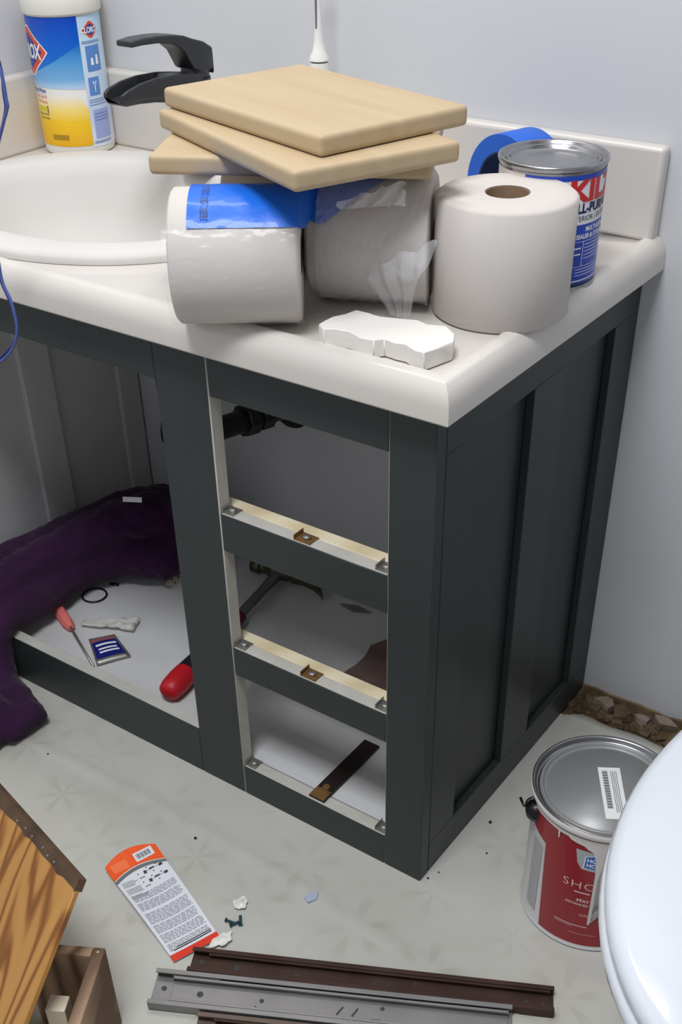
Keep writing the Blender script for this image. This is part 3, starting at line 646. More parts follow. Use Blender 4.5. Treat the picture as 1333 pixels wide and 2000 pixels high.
for i in range(9):
    t = i / 8; p = Vector((-0.150, 0.062, 0.782)).lerp(Vector((-0.088, 0.078, 0.806)), t)
    rows.append([p + Vector((0.004 * math.sin(k * 2 + i * 1.9), -0.005 * math.sin(i * 2.3 + k), (-0.016 * k / 5) * (0.4 + t) + 0.004 * math.sin(i * 2.9 + k * 1.4))) for k in range(6)])
sheet(rows, M['film2'], 'clear_film', 2)
# small print on the blue film
def onroll(b2, c, th, R, p0):
    """x of flat mesh runs round the barrel upward, y along the axis"""
    a = Vector((math.cos(th), math.sin(th), 0)); f = Vector((math.sin(th), -math.cos(th), 0))
    for v in b2.verts:
        p = math.radians(p0) + v.co.x / R; v.co = Vector(c) + a * (-v.co.y) + f * R * math.cos(p) + Vector((0, 0, R * math.sin(p)))
    return b2
obj('lettering', onroll(text2('3EE  25  2UG', 0.0, 0.022, 0.0095, 0.0, 0.9), c1, t1, RR + 0.0042, 46), M['ink'], wr, kind='stuff')

# ================================================================ WOODEN DRAWER FRONTS
def slab(name, label, cx, cy, z, a, lx_=0.268, ly_=0.172, th=0.018):
    T = rz((cx, cy, z), a); bm = B(); box(bm, -lx_ / 2, lx_ / 2, -ly_ / 2, ly_ / 2, 0, th)
    me = bpy.data.meshes.new(name); 
    bm.to_mesh(me); bm.free(); me.materials.append(M['maple'])
    o = bpy.data.objects.new(name, me); COL.objects.link(o); o.matrix_world = T
    for p in me.polygons: p.use_smooth = True
    bv = o.modifiers.new('bevel', 'BEVEL'); bv.width = 0.0055; bv.segments = 4; bv.profile = 0.6
    wn = o.modifiers.new('wn', 'WEIGHTED_NORMAL')
    return tag(o, label, 'board', 'pale wooden drawer fronts stacked on the toilet rolls')
ZB = HC + 2 * RR + 0.0045
slab('wooden_board', 'pale wooden drawer front at the bottom of the stack, turned to the left', -0.244, 0.132, ZB, 27.6)
slab('wooden_board', 'pale wooden drawer front in the middle of the stack with darker long edge', -0.221, 0.100, ZB + 0.0182, -23.5, 0.278, 0.172)
slab('wooden_board', 'topmost pale wooden drawer front of the stack', -0.232, 0.130, ZB + 0.0364, -17.0, 0.262, 0.172)

# ================================================================ WHITE PLASTER PIECE
tp_top = [(622, 633), (674, 613)]
P_ = [(-0.1374, 0.0063), (-0.1372, 0.0292), (-0.1311, 0.0408), (-0.1284, 0.0567), (-0.1128, 0.0557), (-0.0975, 0.0547), (-0.0792, 0.0603), (-0.0652, 0.0662), (-0.0511, 0.0618), (-0.0344, 0.0681), (-0.0179, 0.0553), (-0.0094, 0.0382), (-0.0188, 0.0046), (-0.0287, 0.0049), (-0.0429, 0.0109), (-0.0536, 0.0096), (-0.066, 0.0115), (-0.0726, 0.003), (-0.0876, 0.0018), (-0.1027, 0.0079), (-0.1178, 0.007), (-0.1267, -0.0002)]
bm = B(); prism(bm, P_, HC + 0.001, HC + 0.0185)
bmesh.ops.subdivide_edges(bm, edges=[e for e in bm.edges if e.calc_length() > 0.012 and abs(e.verts[0].co.z - e.verts[1].co.z) < 1e-5], cuts=1)
for v in bm.verts:
    v.co.x += 0.0012 * noise.noise(v.co * 90); v.co.y += 0.0016 * noise.noise(v.co * 80 + Vector((5, 5, 5)))
o = obj('plaster_piece', bm, mat('white_plaster', (236, 231, 224), 0.8, bump=(120, 0.3)), bevel=0.0010, seg=1)
tag(o, 'broken flat white plaster piece lying at the front corner of the countertop', 'plaster')

# ================================================================ BLUE CORD
M['cord'] = mat('blue_purple_cord', (52, 50, 104), 0.35); M['cord2'] = mat('blue_cord', (78, 98, 168), 0.3)
cord = thing('power_cord', 'thin blue purple twin cord dangling at the left edge of the photo', 'cord', (-0.45, -0.06, 0.6))
base = [(-0.929, -0.10, 1.26), (-0.80, -0.06, 1.15), (-0.60, -0.05, 1.03), (-0.50, -0.06, 0.96), (-0.448, -0.06, 0.90), (-0.4455, -0.06, 0.861), (-0.447, -0.06, 0.850), (-0.457, -0.06, 0.833), (-0.473, -0.06, 0.808), (-0.488, -0.06, 0.768), (-0.500, -0.06, 0.731), (-0.505, -0.06, 0.682), (-0.497, -0.06, 0.657), (-0.495, -0.06, 0.628), (-0.504, -0.06, 0.610), (-0.523, -0.06, 0.593), (-0.565, -0.07, 0.553), (-0.66, -0.12, 0.40), (-0.78, -0.22, 0.15), (-0.85, -0.30, 0.004)]
bm = B(); tube(bm, base, 0.0017, 8, sub=5); obj('strand', bm, M['cord'], cord, smooth=True)
bm = B(); tube(bm, [(x + (0.0032 if 4 < i < 16 else 0), y - 0.001, z + (0.003 * math.sin(i * 1.1))) for i, (x, y, z) in enumerate(base)], 0.0016, 8, sub=5); obj('strand', bm, M['cord2'], cord, smooth=True)
bm = B(); box(bm, -0.9295, -0.905, -0.115, -0.085, 1.24, 1.28); obj('plug', bm, M['cord'], cord, bevel=0.003)

# ================================================================ TOWEL
M['towel'] = mat('dark_purple_towel', (64, 34, 66), 0.95, var=(9, 0.8), rgb2=(44, 24, 50), bump=(260, 0.8), sheen=0.12, spec=0.1)
bm = B()
def tt(pts, r, sub=4, flat=1.0): tube(bm, pts, r, 10, sub=sub, flat=flat)
# heap inside at the back right
tt([(-0.650, 0.300, 0.085), (-0.668, 0.268, 0.092), (-0.715, 0.235, 0.098), (-0.755, 0.19, 0.094)], [0.030, 0.034, 0.030, 0.028])
tt([(-0.648, 0.315, 0.12), (-0.652, 0.280, 0.10), (-0.662, 0.248, 0.078)], [0.032, 0.032, 0.026])
tt([(-0.668, 0.325, 0.140), (-0.700, 0.280, 0.160), (-0.738, 0.230, 0.150), (-0.775, 0.17, 0.130)], [0.034, 0.040, 0.038, 0.034])
tt([(-0.700, 0.375, 0.120), (-0.740, 0.320, 0.135), (-0.785, 0.25, 0.125), (-0.82, 0.17, 0.115)], [0.045, 0.045, 0.042, 0.038])
tt([(-0.640, 0.335, 0.100), (-0.650, 0.325, 0.160), (-0.668, 0.318, 0.188)], [0.034, 0.034, 0.030])
tt([(-0.715, 0.345, 0.082), (-0.745, 0.27, 0.08), (-0.80, 0.2, 0.08)], [0.033, 0.032, 0.03])
# run forward to the rail
tt([(-0.765, 0.185, 0.090), (-0.760, 0.12, 0.090), (-0.748, 0.06, 0.098), (-0.740, 0.015, 0.108), (-0.732, -0.012, 0.100), (-0.728, -0.025, 0.060), (-0.715, -0.034, 0.030)], [0.034, 0.032, 0.030, 0.026, 0.022, 0.020, 0.022])
tt([(-0.775, 0.17, 0.126), (-0.785, 0.10, 0.128), (-0.778, 0.04, 0.128), (-0.765, -0.005, 0.118), (-0.755, -0.030, 0.080), (-0.742, -0.045, 0.035)], [0.035, 0.034, 0.031, 0.028, 0.024, 0.024])
tt([(-0.82, 0.17, 0.112), (-0.825, 0.10, 0.122), (-0.815, 0.04, 0.125), (-0.800, -0.01, 0.118), (-0.790, -0.035, 0.07), (-0.775, -0.06, 0.03)], [0.038, 0.036, 0.034, 0.03, 0.026, 0.026])
# on the floor, flaring right and forward
tt([(-0.735, -0.040, 0.030), (-0.690, -0.052, 0.026), (-0.640, -0.066, 0.026), (-0.604, -0.070, 0.022)], [0.026, 0.024, 0.025, 0.018])
tt([(-0.76, -0.055, 0.034), (-0.71, -0.080, 0.034), (-0.650, -0.102, 0.030), (-0.604, -0.104, 0.020)], [0.03, 0.028, 0.028, 0.018])
tt([(-0.79, -0.065, 0.030), (-0.74, -0.115, 0.030), (-0.675, -0.142, 0.026), (-0.620, -0.140, 0.018)], [0.032, 0.028, 0.026, 0.017])
tt([(-0.80, -0.10, 0.026), (-0.74, -0.155, 0.024), (-0.67, -0.178, 0.020), (-0.63, -0.175, 0.014)], [0.028, 0.024, 0.02, 0.013])
tow = obj('towel', bm, M['towel'], smooth=True)
rm = tow.modifiers.new('r', 'REMESH'); rm.mode = 'VOXEL'; rm.voxel_size = 0.0045; rm.use_smooth_shade = True
sm = tow.modifiers.new('s', 'SMOOTH'); sm.factor = 0.6; sm.iterations = 3
tx = bpy.data.textures.new('folds', 'CLOUDS'); tx.noise_scale = 0.035; tx.noise_depth = 2; tx.noise_type = 'SOFT_NOISE'
dp = tow.modifiers.new('d', 'DISPLACE'); dp.texture = tx; dp.strength = 0.012; dp.mid_level = 0.6; dp.texture_coords = 'LOCAL'
tx2 = bpy.data.textures.new('pile', 'CLOUDS'); tx2.noise_scale = 0.006
dp2 = tow.modifiers.new('d2', 'DISPLACE'); dp2.texture = tx2; dp2.strength = 0.0016; dp2.texture_coords = 'LOCAL'
tow2 = thing('bath_towel', 'dark purple towel heaped inside the open cabinet and hanging to the floor', 'towel', (-0.74, 0.05, 0.0))
tow.name = 'cloth'; tow.parent = tow2; tow.matrix_parent_inverse = tow2.matrix_world.inverted()
bm = B(); T = frame((-0.692, 0.252, 0.204), (0.93, 0.32, 0.1), (0.0, 0.35, 0.9)); box(bm, -0.019, 0.014, -0.0035, 0.0045, 0, 0.0006, T=T); obj('care_tag', bm, M['paper'], tow2, label='small white care tag')

# ================================================================ THINGS ON THE CABINET FLOOR
ZF = 0.0487
# claw hammer, lying on its cheek
ham = thing('claw_hammer', 'claw hammer with red and black grip lying on the cabinet floor', 'hammer', (-0.48, 0.2, ZF))
m_hs = mat('hammer_steel', (70, 70, 66), 0.35, metal=0.7, var=(30, 0.6), rgb2=(104, 98, 74)); m_hb = mat('grip_black', (20, 20, 22), 0.6); m_hr = mat('grip_red', (188, 24, 34), 0.45)
hx = Vector((-0.508, 0.370)); gx = Vector((-0.452, 0.045)); hd_ = (gx - hx).normalized()
TH = frame((hx.x, hx.y, ZF + 0.0185), (-hd_.y * -1, hd_.x * -1, 0), (hd_.x * -1, hd_.y * -1, 0))   # local y: from grip towards head; local x: sideways
sx_ = Vector((1, 0.0, 0));
TH = frame((hx.x, hx.y, ZF + 0.0185), (-hd_.y, hd_.x, 0), (-hd_.x, -hd_.y, 0))
# head along local x: face on -x, claw on +x
bm = B()
def ringx(x, y, z, ry, rz_, n=14): return [(TH @ Vector((x, y + ry * math.cos(2 * math.pi * k / n), z + rz_ * math.sin(2 * math.pi * k / n)))) for k in range(n)]
loft(bm, [ringx(-0.052, 0.012, 0, 0.0125, 0.0125), ringx(-0.050, 0.012, 0, 0.0140, 0.0140), ringx(-0.036, 0.012, 0, 0.0140, 0.0140), ringx(-0.033, 0.012, 0, 0.0105, 0.0105), ringx(-0.022, 0.012, 0, 0.0105, 0.0105), ringx(-0.016, 0.010, 0, 0.0145, 0.0135), ringx(0.012, 0.010, 0, 0.0145, 0.0135), ringx(0.020, 0.010, 0, 0.010, 0.0125), ringx(0.026, 0.0105, 0, 0.0085, 0.0125)])
hh = obj('head', bm, m_hs, ham, smooth=True, angle=45)
for sgn in (-1, 1):
    bm = B(); secs = []
    for x, y, ry, off in ((0.024, 0.0105, 0.0085, 0.0062), (0.045, 0.010, 0.006, 0.0068), (0.066, 0.004, 0.0045, 0.0078), (0.082, -0.007, 0.003, 0.009), (0.090, -0.016, 0.0012, 0.010)):
        secs.append([TH @ Vector((x, y + a * ry, sgn * off + b * 0.0058)) for a, b in ((-1, -1), (1, -1), (1, 1), (-1, 1))])
    loft(bm, secs); obj('claw', bm, m_hs, hh, bevel=0.001)
bm = B(); tube(bm, [TH @ Vector((0, 0.0, 0)), TH @ Vector((0, -0.05, 0)), TH @ Vector((0, -0.15, 0)), TH @ Vector((0, -0.18, 0))], [0.0105, 0.0085, 0.0085, 0.0095], 12, flat=0.75); obj('shaft', bm, mat('shaft_grey', (112, 112, 112), 0.4, metal=0.5), ham, smooth=True, angle=50)
bm = B(); tube(bm, [TH @ Vector((0, -0.125, 0)), TH @ Vector((0, -0.14, 0)), TH @ Vector((0, -0.17, 0)), TH @ Vector((0, -0.185, 0))], [0.0125, 0.0135, 0.0135, 0.0130], 14, flat=0.85); obj('grip_collar', bm, mat('grip_maroon', (86, 20, 30), 0.5), ham, smooth=True, angle=50)
bm = B(); tube(bm, [TH @ Vector((0, y, 0)) for y in (-0.180, -0.20, -0.24, -0.27, -0.285)], [0.014, 0.0155, 0.0145, 0.0165, 0.0175], 16, flat=0.95); obj('grip', bm, m_hb, ham, smooth=True, angle=60)
bm = B(); tube(bm, [TH @ Vector((0, y, 0)) for y in (-0.283, -0.30, -0.318, -0.330, -0.335)], [0.0178, 0.0188, 0.0182, 0.0155, 0.009], 16, flat=0.95); obj('grip_end', bm, m_hr, ham, smooth=True, angle=70, label='red end of the grip')
# rubber ring
bm = B(); tube(bm, [(-0.734 + 0.0195 * math.cos(a), 0.176 + 0.0195 * math.sin(a), ZF + 0.0018) for a in (2 * math.pi * k / 40 for k in range(41))], 0.0016, 8, caps=False)
tag(obj('rubber_ring', bm, M['abs'], smooth=True), 'thin black rubber ring lying on the white cabinet floor', 'ring')
bm = B(); tube(bm, [(-0.736, 0.214, ZF + 0.0025), (-0.722, 0.219, ZF + 0.0025)], 0.0025, 8); tag(obj('rubber_plug', bm, M['abs'], smooth=True), 'tiny black rubber piece just beyond the black ring', 'rubber')
# coral handled tool
ct = thing('small_tool', 'small tool with coral pink handle and thin metal shaft beside the towel', 'tool', (-0.70, 0.09, ZF))
a0 = Vector((-0.757, 0.114, ZF + 0.0085)); a1 = Vector((-0.693, 0.085, ZF + 0.0085)); dd = (a1 - a0).normalized()
bm = B(); tube(bm, [a0 - dd * 0.012, a0, a1 - dd * 0.012, a1 - dd * 0.008, a1], [0.009, 0.0105, 0.0095, 0.0075, 0.0065], 6); obj('handle', bm, mat('coral_plastic', (242, 128, 122), 0.4), ct, bevel=0.001)
bm = B(); e = Vector((-0.600, 0.040, ZF + 0.0025)); tube(bm, [a1, a1.lerp(e, 0.5), e], [0.0022, 0.0020, 0.0020], 8); obj('shaft', bm, M['galv'], ct, smooth=True)
# foil packet
pk = thing('foil_packet', 'small silver packet with dark blue printed front lying by the metal shaft', 'packet', (-0.61, 0.08, ZF))
q = [Vector((-0.652, 0.082, ZF + 0.0055)), Vector((-0.628, 0.114, ZF + 0.0055)), Vector((-0.571, 0.089, ZF + 0.0055)), Vector((-0.597, 0.044, ZF + 0.0062))]
def patch(q, u0, u1, v0, v1, dz, n=8):
    bm = B(); g = []
    for i in range(n + 1):
        row = []
        for j in range(n + 1):
            u = u0 + (u1 - u0) * i / n; v = v0 + (v1 - v0) * j / n
            p = q[0].lerp(q[1], u).lerp(q[3].lerp(q[2], u), v)
            row.append(bm.verts.new(p + Vector((0, 0, dz + 0.003 * math.sin(math.pi * u) * math.sin(math.pi * v)))))
        g.append(row)
    for r1, r2 in zip(g, g[1:]):
        for j in range(n): bm.faces.new((r1[j], r1[j + 1], r2[j + 1], r2[j]))
    fixn(bm); return bm
o = obj('pouch', patch(q, 0, 1, 0, 1, 0), M['galv'], pk, smooth=True); s = o.modifiers.new('s', 'SOLIDIFY'); s.thickness = 0.004
obj('printed_front', patch(q, 0.06, 0.92, 0.22, 0.86, 0.0004), mat('packet_navy', (24, 34, 120), 0.35), pk, smooth=True)
obj('printed_band', patch(q, 0.06, 0.92, 0.06, 0.21, 0.0004), mat('packet_maroon', (150, 90, 100), 0.35), pk, smooth=True)
for u0, u1, v0, v1 in ((0.15, 0.85, 0.34, 0.42), (0.2, 0.8, 0.52, 0.58), (0.2, 0.82, 0.64, 0.70)):
    obj('lettering', patch(q, u0, u1, v0, v1, 0.0009, 5), M['white_ink'], pk, smooth=True)
# crumpled clear wrapper
M['cloudy'] = mat('cloudy_plastic', (226, 226, 218), 0.25, alpha=0.7, bump=(80, 0.8))
bm = B(); g = []
for i in range(15):
    row = []
    for j in range(9):
        u, v = i / 14, j / 8
        p = Vector((-0.690, 0.104, ZF)).lerp(Vector((-0.612, 0.142, ZF)), u) + Vector((-0.4, 0.92, 0)) * (0.028 * (v - 0.2) * (0.5 + 0.6 * u))
        row.append(bm.verts.new(p + Vector((0, 0, 0.005 + 0.009 * abs(noise.noise(Vector((u * 5, v * 4, 2)))) * (0.5 + 1.3 * u)))))
    g.append(row)
for r1, r2 in zip(g, g[1:]):
    for j in range(8): bm.faces.new((r1[j], r1[j + 1], r2[j + 1], r2[j]))
o = obj('plastic_scrap', bm, M['cloudy'], smooth=True); tag(o, 'crumpled cloudy plastic scrap beside the coral handled tool', 'plastic'); sd = o.modifiers.new('s', 'SOLIDIFY'); sd.thickness = 0.0012
# perforated bracket leaning behind the stile
br = thing('metal_plate', 'off-white metal plate with screw holes leaning behind the middle stile', 'bracket', (-0.655, 0.285, ZF))
TB = frame((-0.6560, 0.262, ZF + 0.001), (0.30, 0.22, -0.05), (-0.62, 0.35, 0.70)); bm = B(); box(bm, 0.0, 0.026, 0.0, 0.058, 0, 0.002, T=TB); obj('plate', bm, mat('bone_metal', (190, 184, 170), 0.5), br, bevel=0.0008)
for a, b in ((0.006, 0.052), (0.019, 0.046), (0.008, 0.012), (0.018, 0.016), (0.014, 0.006)):
    bm = B(); lathe(bm, [(0, 0), (0.0016, 0), (0.0016, 0.0005), (0, 0.0005)], seg=10, T=TB @ Matrix.Translation((a, b, 0.002))); obj('screw_hole', bm, M['ink'], br)
# irregular mottled brown patch, slightly raised, on the cabinet floor seen through the middle drawer opening
bm = B(); prism(bm, [(-0.268, 0.35), (-0.285, 0.312), (-0.277, 0.283), (-0.277, 0.26), (-0.281, 0.235), (-0.253, 0.232), (-0.191, 0.232)][::-1], ZF, ZF + 0.006)
tag(obj('brown_patch', bm, mat('mottled_brown_patch', (138, 116, 110), 0.9, var=(22, 0.8), rgb2=(98, 78, 72)), bevel=0.0015), 'irregular flat brown patch on the cabinet floor behind the drawer openings', 'board')
bm = B(); prism(bm, [(-0.389, 0.379), (-0.362, 0.39), (-0.335, 0.386), (-0.361, 0.374)][::-1], ZF, ZF + 0.003); tag(obj('wood_shim', bm, mat('dull_grey_wood', (120, 118, 116), 0.9)), 'thin grey wood shim at the back of the cabinet floor', 'shim')

# ================================================================ LOOSE DRAWER BOX AND PANEL, BOTTOM LEFT
def planks_mat(): return wood('weathered_drawer_wood', [(120, 94, 72), (170, 140, 110), (192, 162, 132)], 2.2, 9, (6, 1.6, 1.6), 0.7, (0.0, 0.45, 1.0), 3, 0.2)
M['agedwood'] = planks_mat(); M['agedwood_lit'] = wood('weathered_plank_lit', [(110, 84, 64), (204, 170, 138), (222, 192, 162)], 1.6, 7, (1.2, 1.2, 3.5), 0.7, (0.05, 0.35, 1.0), 3, 0.2)  # second wood is a lightened copy: light painted onto the side plank
M['darkwood'] = mat('dark_brown_wood', (58, 40, 34), 0.8, var=(12, 0.8), rgb2=(36, 26, 24))  # dark mottled brown, used for the drawer bottom
dr = thing('drawer_box', 'old brown wooden drawer box without front standing on the floor', 'drawer', (-0.165, -0.36, 0))
TD = Matrix(((0.485, -0.875, 0, -0.165), (-0.875, -0.485, 0, -0.36), (0, 0, 1, 0.001), (0, 0, 0, 1)))
def dbox(name, x0, x1, y0, y1, z0, z1, m, **k):
    bm = B(); box(bm, x0, x1, y0, y1, z0, z1, T=TD); fixn(bm); return obj(name, bm, m, dr, bevel=0.0015, seg=2, **k)
dbox('long_side', 0.0, 0.142, 0.0, 0.013, 0.0, 0.129, M['agedwood_lit'], label='worn long side with paint chips')
dbox('back_plank', 0.0, 0.012, 0.0132, 0.088, 0.0, 0.129, M['agedwood'])
dbox('drawer_bottom', 0.0122, 0.125, 0.0132, 0.070, 0.006, 0.012, M['darkwood'])
bm = B(); box(bm, 0.043, 0.062, 0.030, 0.051, 0.0125, 0.102, T=TD); fixn(bm); tag(obj('wood_offcut', bm, mat('cream_offcut', (238, 224, 198), 0.6), bevel=0.001), 'cream coloured wood offcut standing inside the drawer box', 'offcut')
bm = B(); lathe(bm, [(0, 0), (0.002, 0), (0.002, 0.0006), (0, 0.001)], seg=10, T=TD @ Matrix.Translation((0.006, 0.007, 0.129))); obj('nail', bm, M['galv'], dr)
# leaning pine plywood panel
pnA = Vector((-0.164, -0.373, 0.25)); vB = Vector((-0.199, 0.064, -0.04)); vC = Vector((-0.0055, -0.097, -0.125))
def pine_mat():
    m = bpy.data.materials.new('pine_plywood'); m.use_nodes = True; nt = m.node_tree; b = nt.nodes['Principled BSDF']; b.inputs['Roughness'].default_value = 0.5
    N = nt.nodes.new; K_ = nt.links.new
    tc = N('ShaderNodeTexCoord'); mp = N('ShaderNodeMapping'); mp.inputs['Scale'].default_value = (9, 1.5, 1); K_(tc.outputs['Object'], mp.inputs['Vector'])
    n = N('ShaderNodeTexNoise'); n.inputs['Scale'].default_value = 1.3; n.inputs['Detail'].default_value = 2; n.inputs['Roughness'].default_value = 0.4; K_(mp.outputs['Vector'], n.inputs['Vector'])
    m1 = N('ShaderNodeMath'); m1.operation = 'MULTIPLY'; m1.inputs[1].default_value = 62; K_(n.outputs['Fac'], m1.inputs[0])
    sn = N('ShaderNodeMath'); sn.operation = 'SINE'; K_(m1.outputs[0], sn.inputs[0])
    cr = N('ShaderNodeValToRGB'); e = cr.color_ramp.elements; e[0].position = 0.0; e[0].color = L((206, 152, 82)); e[1].position = 1; e[1].color = L((140, 86, 30))
    k = e.new(0.55); k.color = L((200, 145, 74)); k = e.new(0.82); k.color = L((168, 110, 46))
    mr = N('ShaderNodeMapRange'); mr.inputs['From Min'].default_value = -1; K_(sn.outputs[0], mr.inputs['Value']); K_(mr.outputs[0], cr.inputs['Fac'])
    n2 = N('ShaderNodeTexNoise'); n2.inputs['Scale'].default_value = 9; K_(tc.outputs['Object'], n2.inputs['Vector'])
    mx = N('ShaderNodeMix'); mx.data_type = 'RGBA'; mx.blend_type = 'MULTIPLY'; K_(cr.outputs['Color'], mx.inputs[6]); mx.inputs[7].default_value = (0.8, 0.74, 0.66, 1)
    K_(n2.outputs['Fac'], mx.inputs['Factor']); K_(mx.outputs[2], b.inputs['Base Color'])
    return m
M['pine'] = pine_mat()
TPn = frame(pnA, vB * -1, vC)   # local x to the right, y down the face, z out or in
zz = TPn.to_3x3() @ Vector((0, 0, 1)); sgn = 1 if zz.z < 0 else -1     # thickness goes away from the viewer
pan = bpy.data.objects.new('plywood_panel', None); COL.objects.link(pan); pan.matrix_world = TPn; bpy.context.view_layer.update()
tag(pan, 'pine plywood panel with bold grain and dark nailed edge leaning on the drawer box', 'panel')
bm = B(); box(bm, -0.290, 0.0, 0.0115, 0.232, 0, sgn * 0.006, T=TPn); fixn(bm); o = obj('plywood', bm, M['pine'], pan, bevel=0.0008, seg=1)
bm = B(); pts = [(-0.290, 0.0)] + [(0.0, 0.0)] + [(0.0, 0.0135)]
for i in range(24): pts.append((-0.004 - i * 0.0122, 0.0120 + 0.005 * abs(noise.noise(Vector((i * 0.9, 2, 1)))) + (0.003 if i % 7 == 3 else 0)))
pts.append((-0.290, 0.0120)); prism(bm, pts, -sgn * 0.0004, sgn * 0.0085, T=TPn); fixn(bm); obj('edge_strip', bm, mat('aged_dark_edge', (112, 84, 60), 0.7, var=(22, 0.6), rgb2=(56, 44, 36)), pan, label='dark stained edge')
for i, (x, y) in enumerate(((-0.052, 0.008), (-0.068, 0.009), (-0.082, 0.007), (-0.110, 0.008), (-0.128, 0.007), (-0.150, 0.009))):
    bm = B(); lathe(bm, [(0, 0), (0.0016, 0), (0.0014, 0.0006), (0, 0.0010)], seg=8, T=TPn @ Matrix.Translation((x, y, -sgn * 0.0008)) @ Matrix.Scale(-sgn, 4, (0, 0, 1))); obj('nail', bm, M['galv'], pan)

# ================================================================ DRAWER SLIDES
def slide(name, label, o, ang, ln, m, m2, rust=False, tilt=0, Wd=0.046):
    t = thing(name, label, 'drawer slide', o)
    T = rz(o, ang) @ Matrix.Rotation(math.radians(tilt), 4, 'X')
    k_ = Wd / 0.046
    def chan(w_, z0, h, x0, x1, lip):
        bm = B(); th = 0.0014
        pts = [(-w_ / 2 + lip, h), (-w_ / 2, h), (-w_ / 2, 0), (w_ / 2, 0), (w_ / 2, h), (w_ / 2 - lip, h), (w_ / 2 - lip, h - th), (w_ / 2 - th, h - th), (w_ / 2 - th, th), (-w_ / 2 + th, th), (-w_ / 2 + th, h - th), (-w_ / 2 + lip, h - th)]
        a = [bm.verts.new(T @ Vector((x0, y, z0 + z))) for y, z in pts]; b = [bm.verts.new(T @ Vector((x1, y, z0 + z))) for y, z in pts]; n = len(pts)
        bm.faces.new(a); bm.faces.new(b[::-1])
        for i in range(n): bm.faces.new((a[i], a[(i + 1) % n], b[(i + 1) % n], b[i]))
        fixn(bm); return bm
    oc = obj('outer_channel', chan(Wd, 0.0, 0.0125, 0.0, ln, 0.006), m, t, bevel=0.0004, seg=1)
    ic = obj('inner_channel', chan(Wd - 0.014 * k_, 0.0018, 0.009, 0.022, ln - 0.004, 0.0035), m2, t, bevel=0.0004, seg=1)
    bm = B(); box(bm, 0.020, 0.075, -0.0212 * k_, -0.017 * k_, 0.002, 0.010, T=T); box(bm, 0.020, 0.075, 0.017 * k_, 0.0212 * k_, 0.002, 0.010, T=T); obj('ball_cage', bm, mat('cage_zinc', (190, 188, 184), 0.35, metal=0.6) if not rust else M['rust'], t)
    for x in (0.022, 0.030, 0.075):
        bm = B(); bmesh.ops.create_icosphere(bm, subdivisions=2, radius=0.0026, matrix=T @ Matrix.Translation((x, 0.0165 * k_, 0.0075))); obj('ball', bm, M['chrome'] if not rust else M['rust'], t, smooth=True)
    for x, y, r_ in ((0.012, -0.013, 0.0020), (0.012, 0.004, 0.0035), (0.055, 0.0, 0.0042), (0.126, 0.0, 0.0030), (0.120, -0.008, 0.0014), (0.262, 0.006, 0.0028), (ln - 0.030, -0.002, 0.0026), (ln - 0.012, -0.002, 0.0026)):
        bm = B(); lathe(bm, [(0, 0), (r_ * 0.9, 0), (r_ * 0.9, 0.0002), (0, 0.0002)], seg=14, T=T @ Matrix.Translation((x, y, 0.0015 if (x < 0.022 or x > ln - 0.004) else 0.0033))); obj('hole', bm, M['ink'], t)
    for x, a in ((0.215, 60), (0.232, 62), (0.256, 0)):
        bm = B(); box(bm, -0.006, 0.006, -0.0011, 0.0011, 0, 0.0003, T=T @ Matrix.Translation((x, -0.002 if a else -0.009, 0.0033)) @ Matrix.Rotation(math.radians(a), 4, 'Z')); obj('slot', bm, M['ink'], t)
    return t
m_s1 = mat('grey_zinc_slide', (150, 148, 146), 0.42, metal=0.55, var=(10, 0.8), rgb2=(120, 118, 118))
m_s2 = mat('rusty_brown_slide', (84, 62, 54), 0.55, metal=0.4, var=(14, 0.7), rgb2=(52, 34, 28))
slide('drawer_slide', 'grey metal drawer slide lying between the two brownish slides', (-0.162, -0.312, 0.0035), 27.6, 0.405, m_s1, m_s1, tilt=4)
slide('drawer_slide', 'long rusty brown metal drawer slide lying behind the grey one', (-0.1525, -0.2585, 0.0005), 27.0, 0.418, m_s2, m_s2, rust=True, Wd=0.034)
m_s3 = mat('dull_taupe_slide', (128, 116, 108), 0.5, metal=0.4, var=(12, 0.8), rgb2=(92, 72, 60))
slide('drawer_slide', 'taupe drawer slide in front of the grey one at the bottom edge of the photo', (-0.090, -0.323, 0.0005), 27.6, 0.33, m_s3, m_s2, rust=True, Wd=0.034)

# ================================================================ INSTRUCTION CARD
TC = frame((-0.3355, -0.1745, 0.003), (0.344, 0.939, 0), (-0.939, 0.344, 0))   # x: reading direction; -y runs down the card
card = thing('instruction_card', 'white instruction card with orange ends and printed text lying on the floor', 'card', (-0.25, -0.2, 0.003))
def cardmesh(b2, dz):
    fl = [f for f in b2.faces if len(f.verts) > 4]
    if fl: bmesh.ops.triangulate(b2, faces=fl)
    y = -0.20
    while y < 0.02:
        bmesh.ops.bisect_plane(b2, geom=b2.verts[:] + b2.edges[:] + b2.faces[:], plane_co=(0, y, 0), plane_no=(0, 1, 0)); y += 0.012
    x = -0.036
    while x < 0.04:
        bmesh.ops.bisect_plane(b2, geom=b2.verts[:] + b2.edges[:] + b2.faces[:], plane_co=(x, 0, 0), plane_no=(1, 0, 0)); x += 0.012
    for v in b2.verts:
        t = -v.co.y / 0.19; wv = (1 - 0.10 * t)
        z = 0.006 * max(0, 1 - t / 0.25) ** 2 + 0.0035 * math.sin(math.pi * min(1, t)) * (abs(v.co.x) / 0.033) ** 2
        v.co = TC @ Vector((v.co.x * wv, v.co.y, z + dz))
    bmesh.ops.recalc_face_normals(b2, faces=b2.faces)
    if b2.faces and sum(f.normal.z for f in b2.faces) < 0: bmesh.ops.reverse_faces(b2, faces=b2.faces)
    return b2
def arc(y0, w_=0.036, dy=0.012, n=12): return [(-w_ + 2 * w_ * i / n, y0 - dy * ((2 * i / n - 1) ** 2)) for i in range(n + 1)]
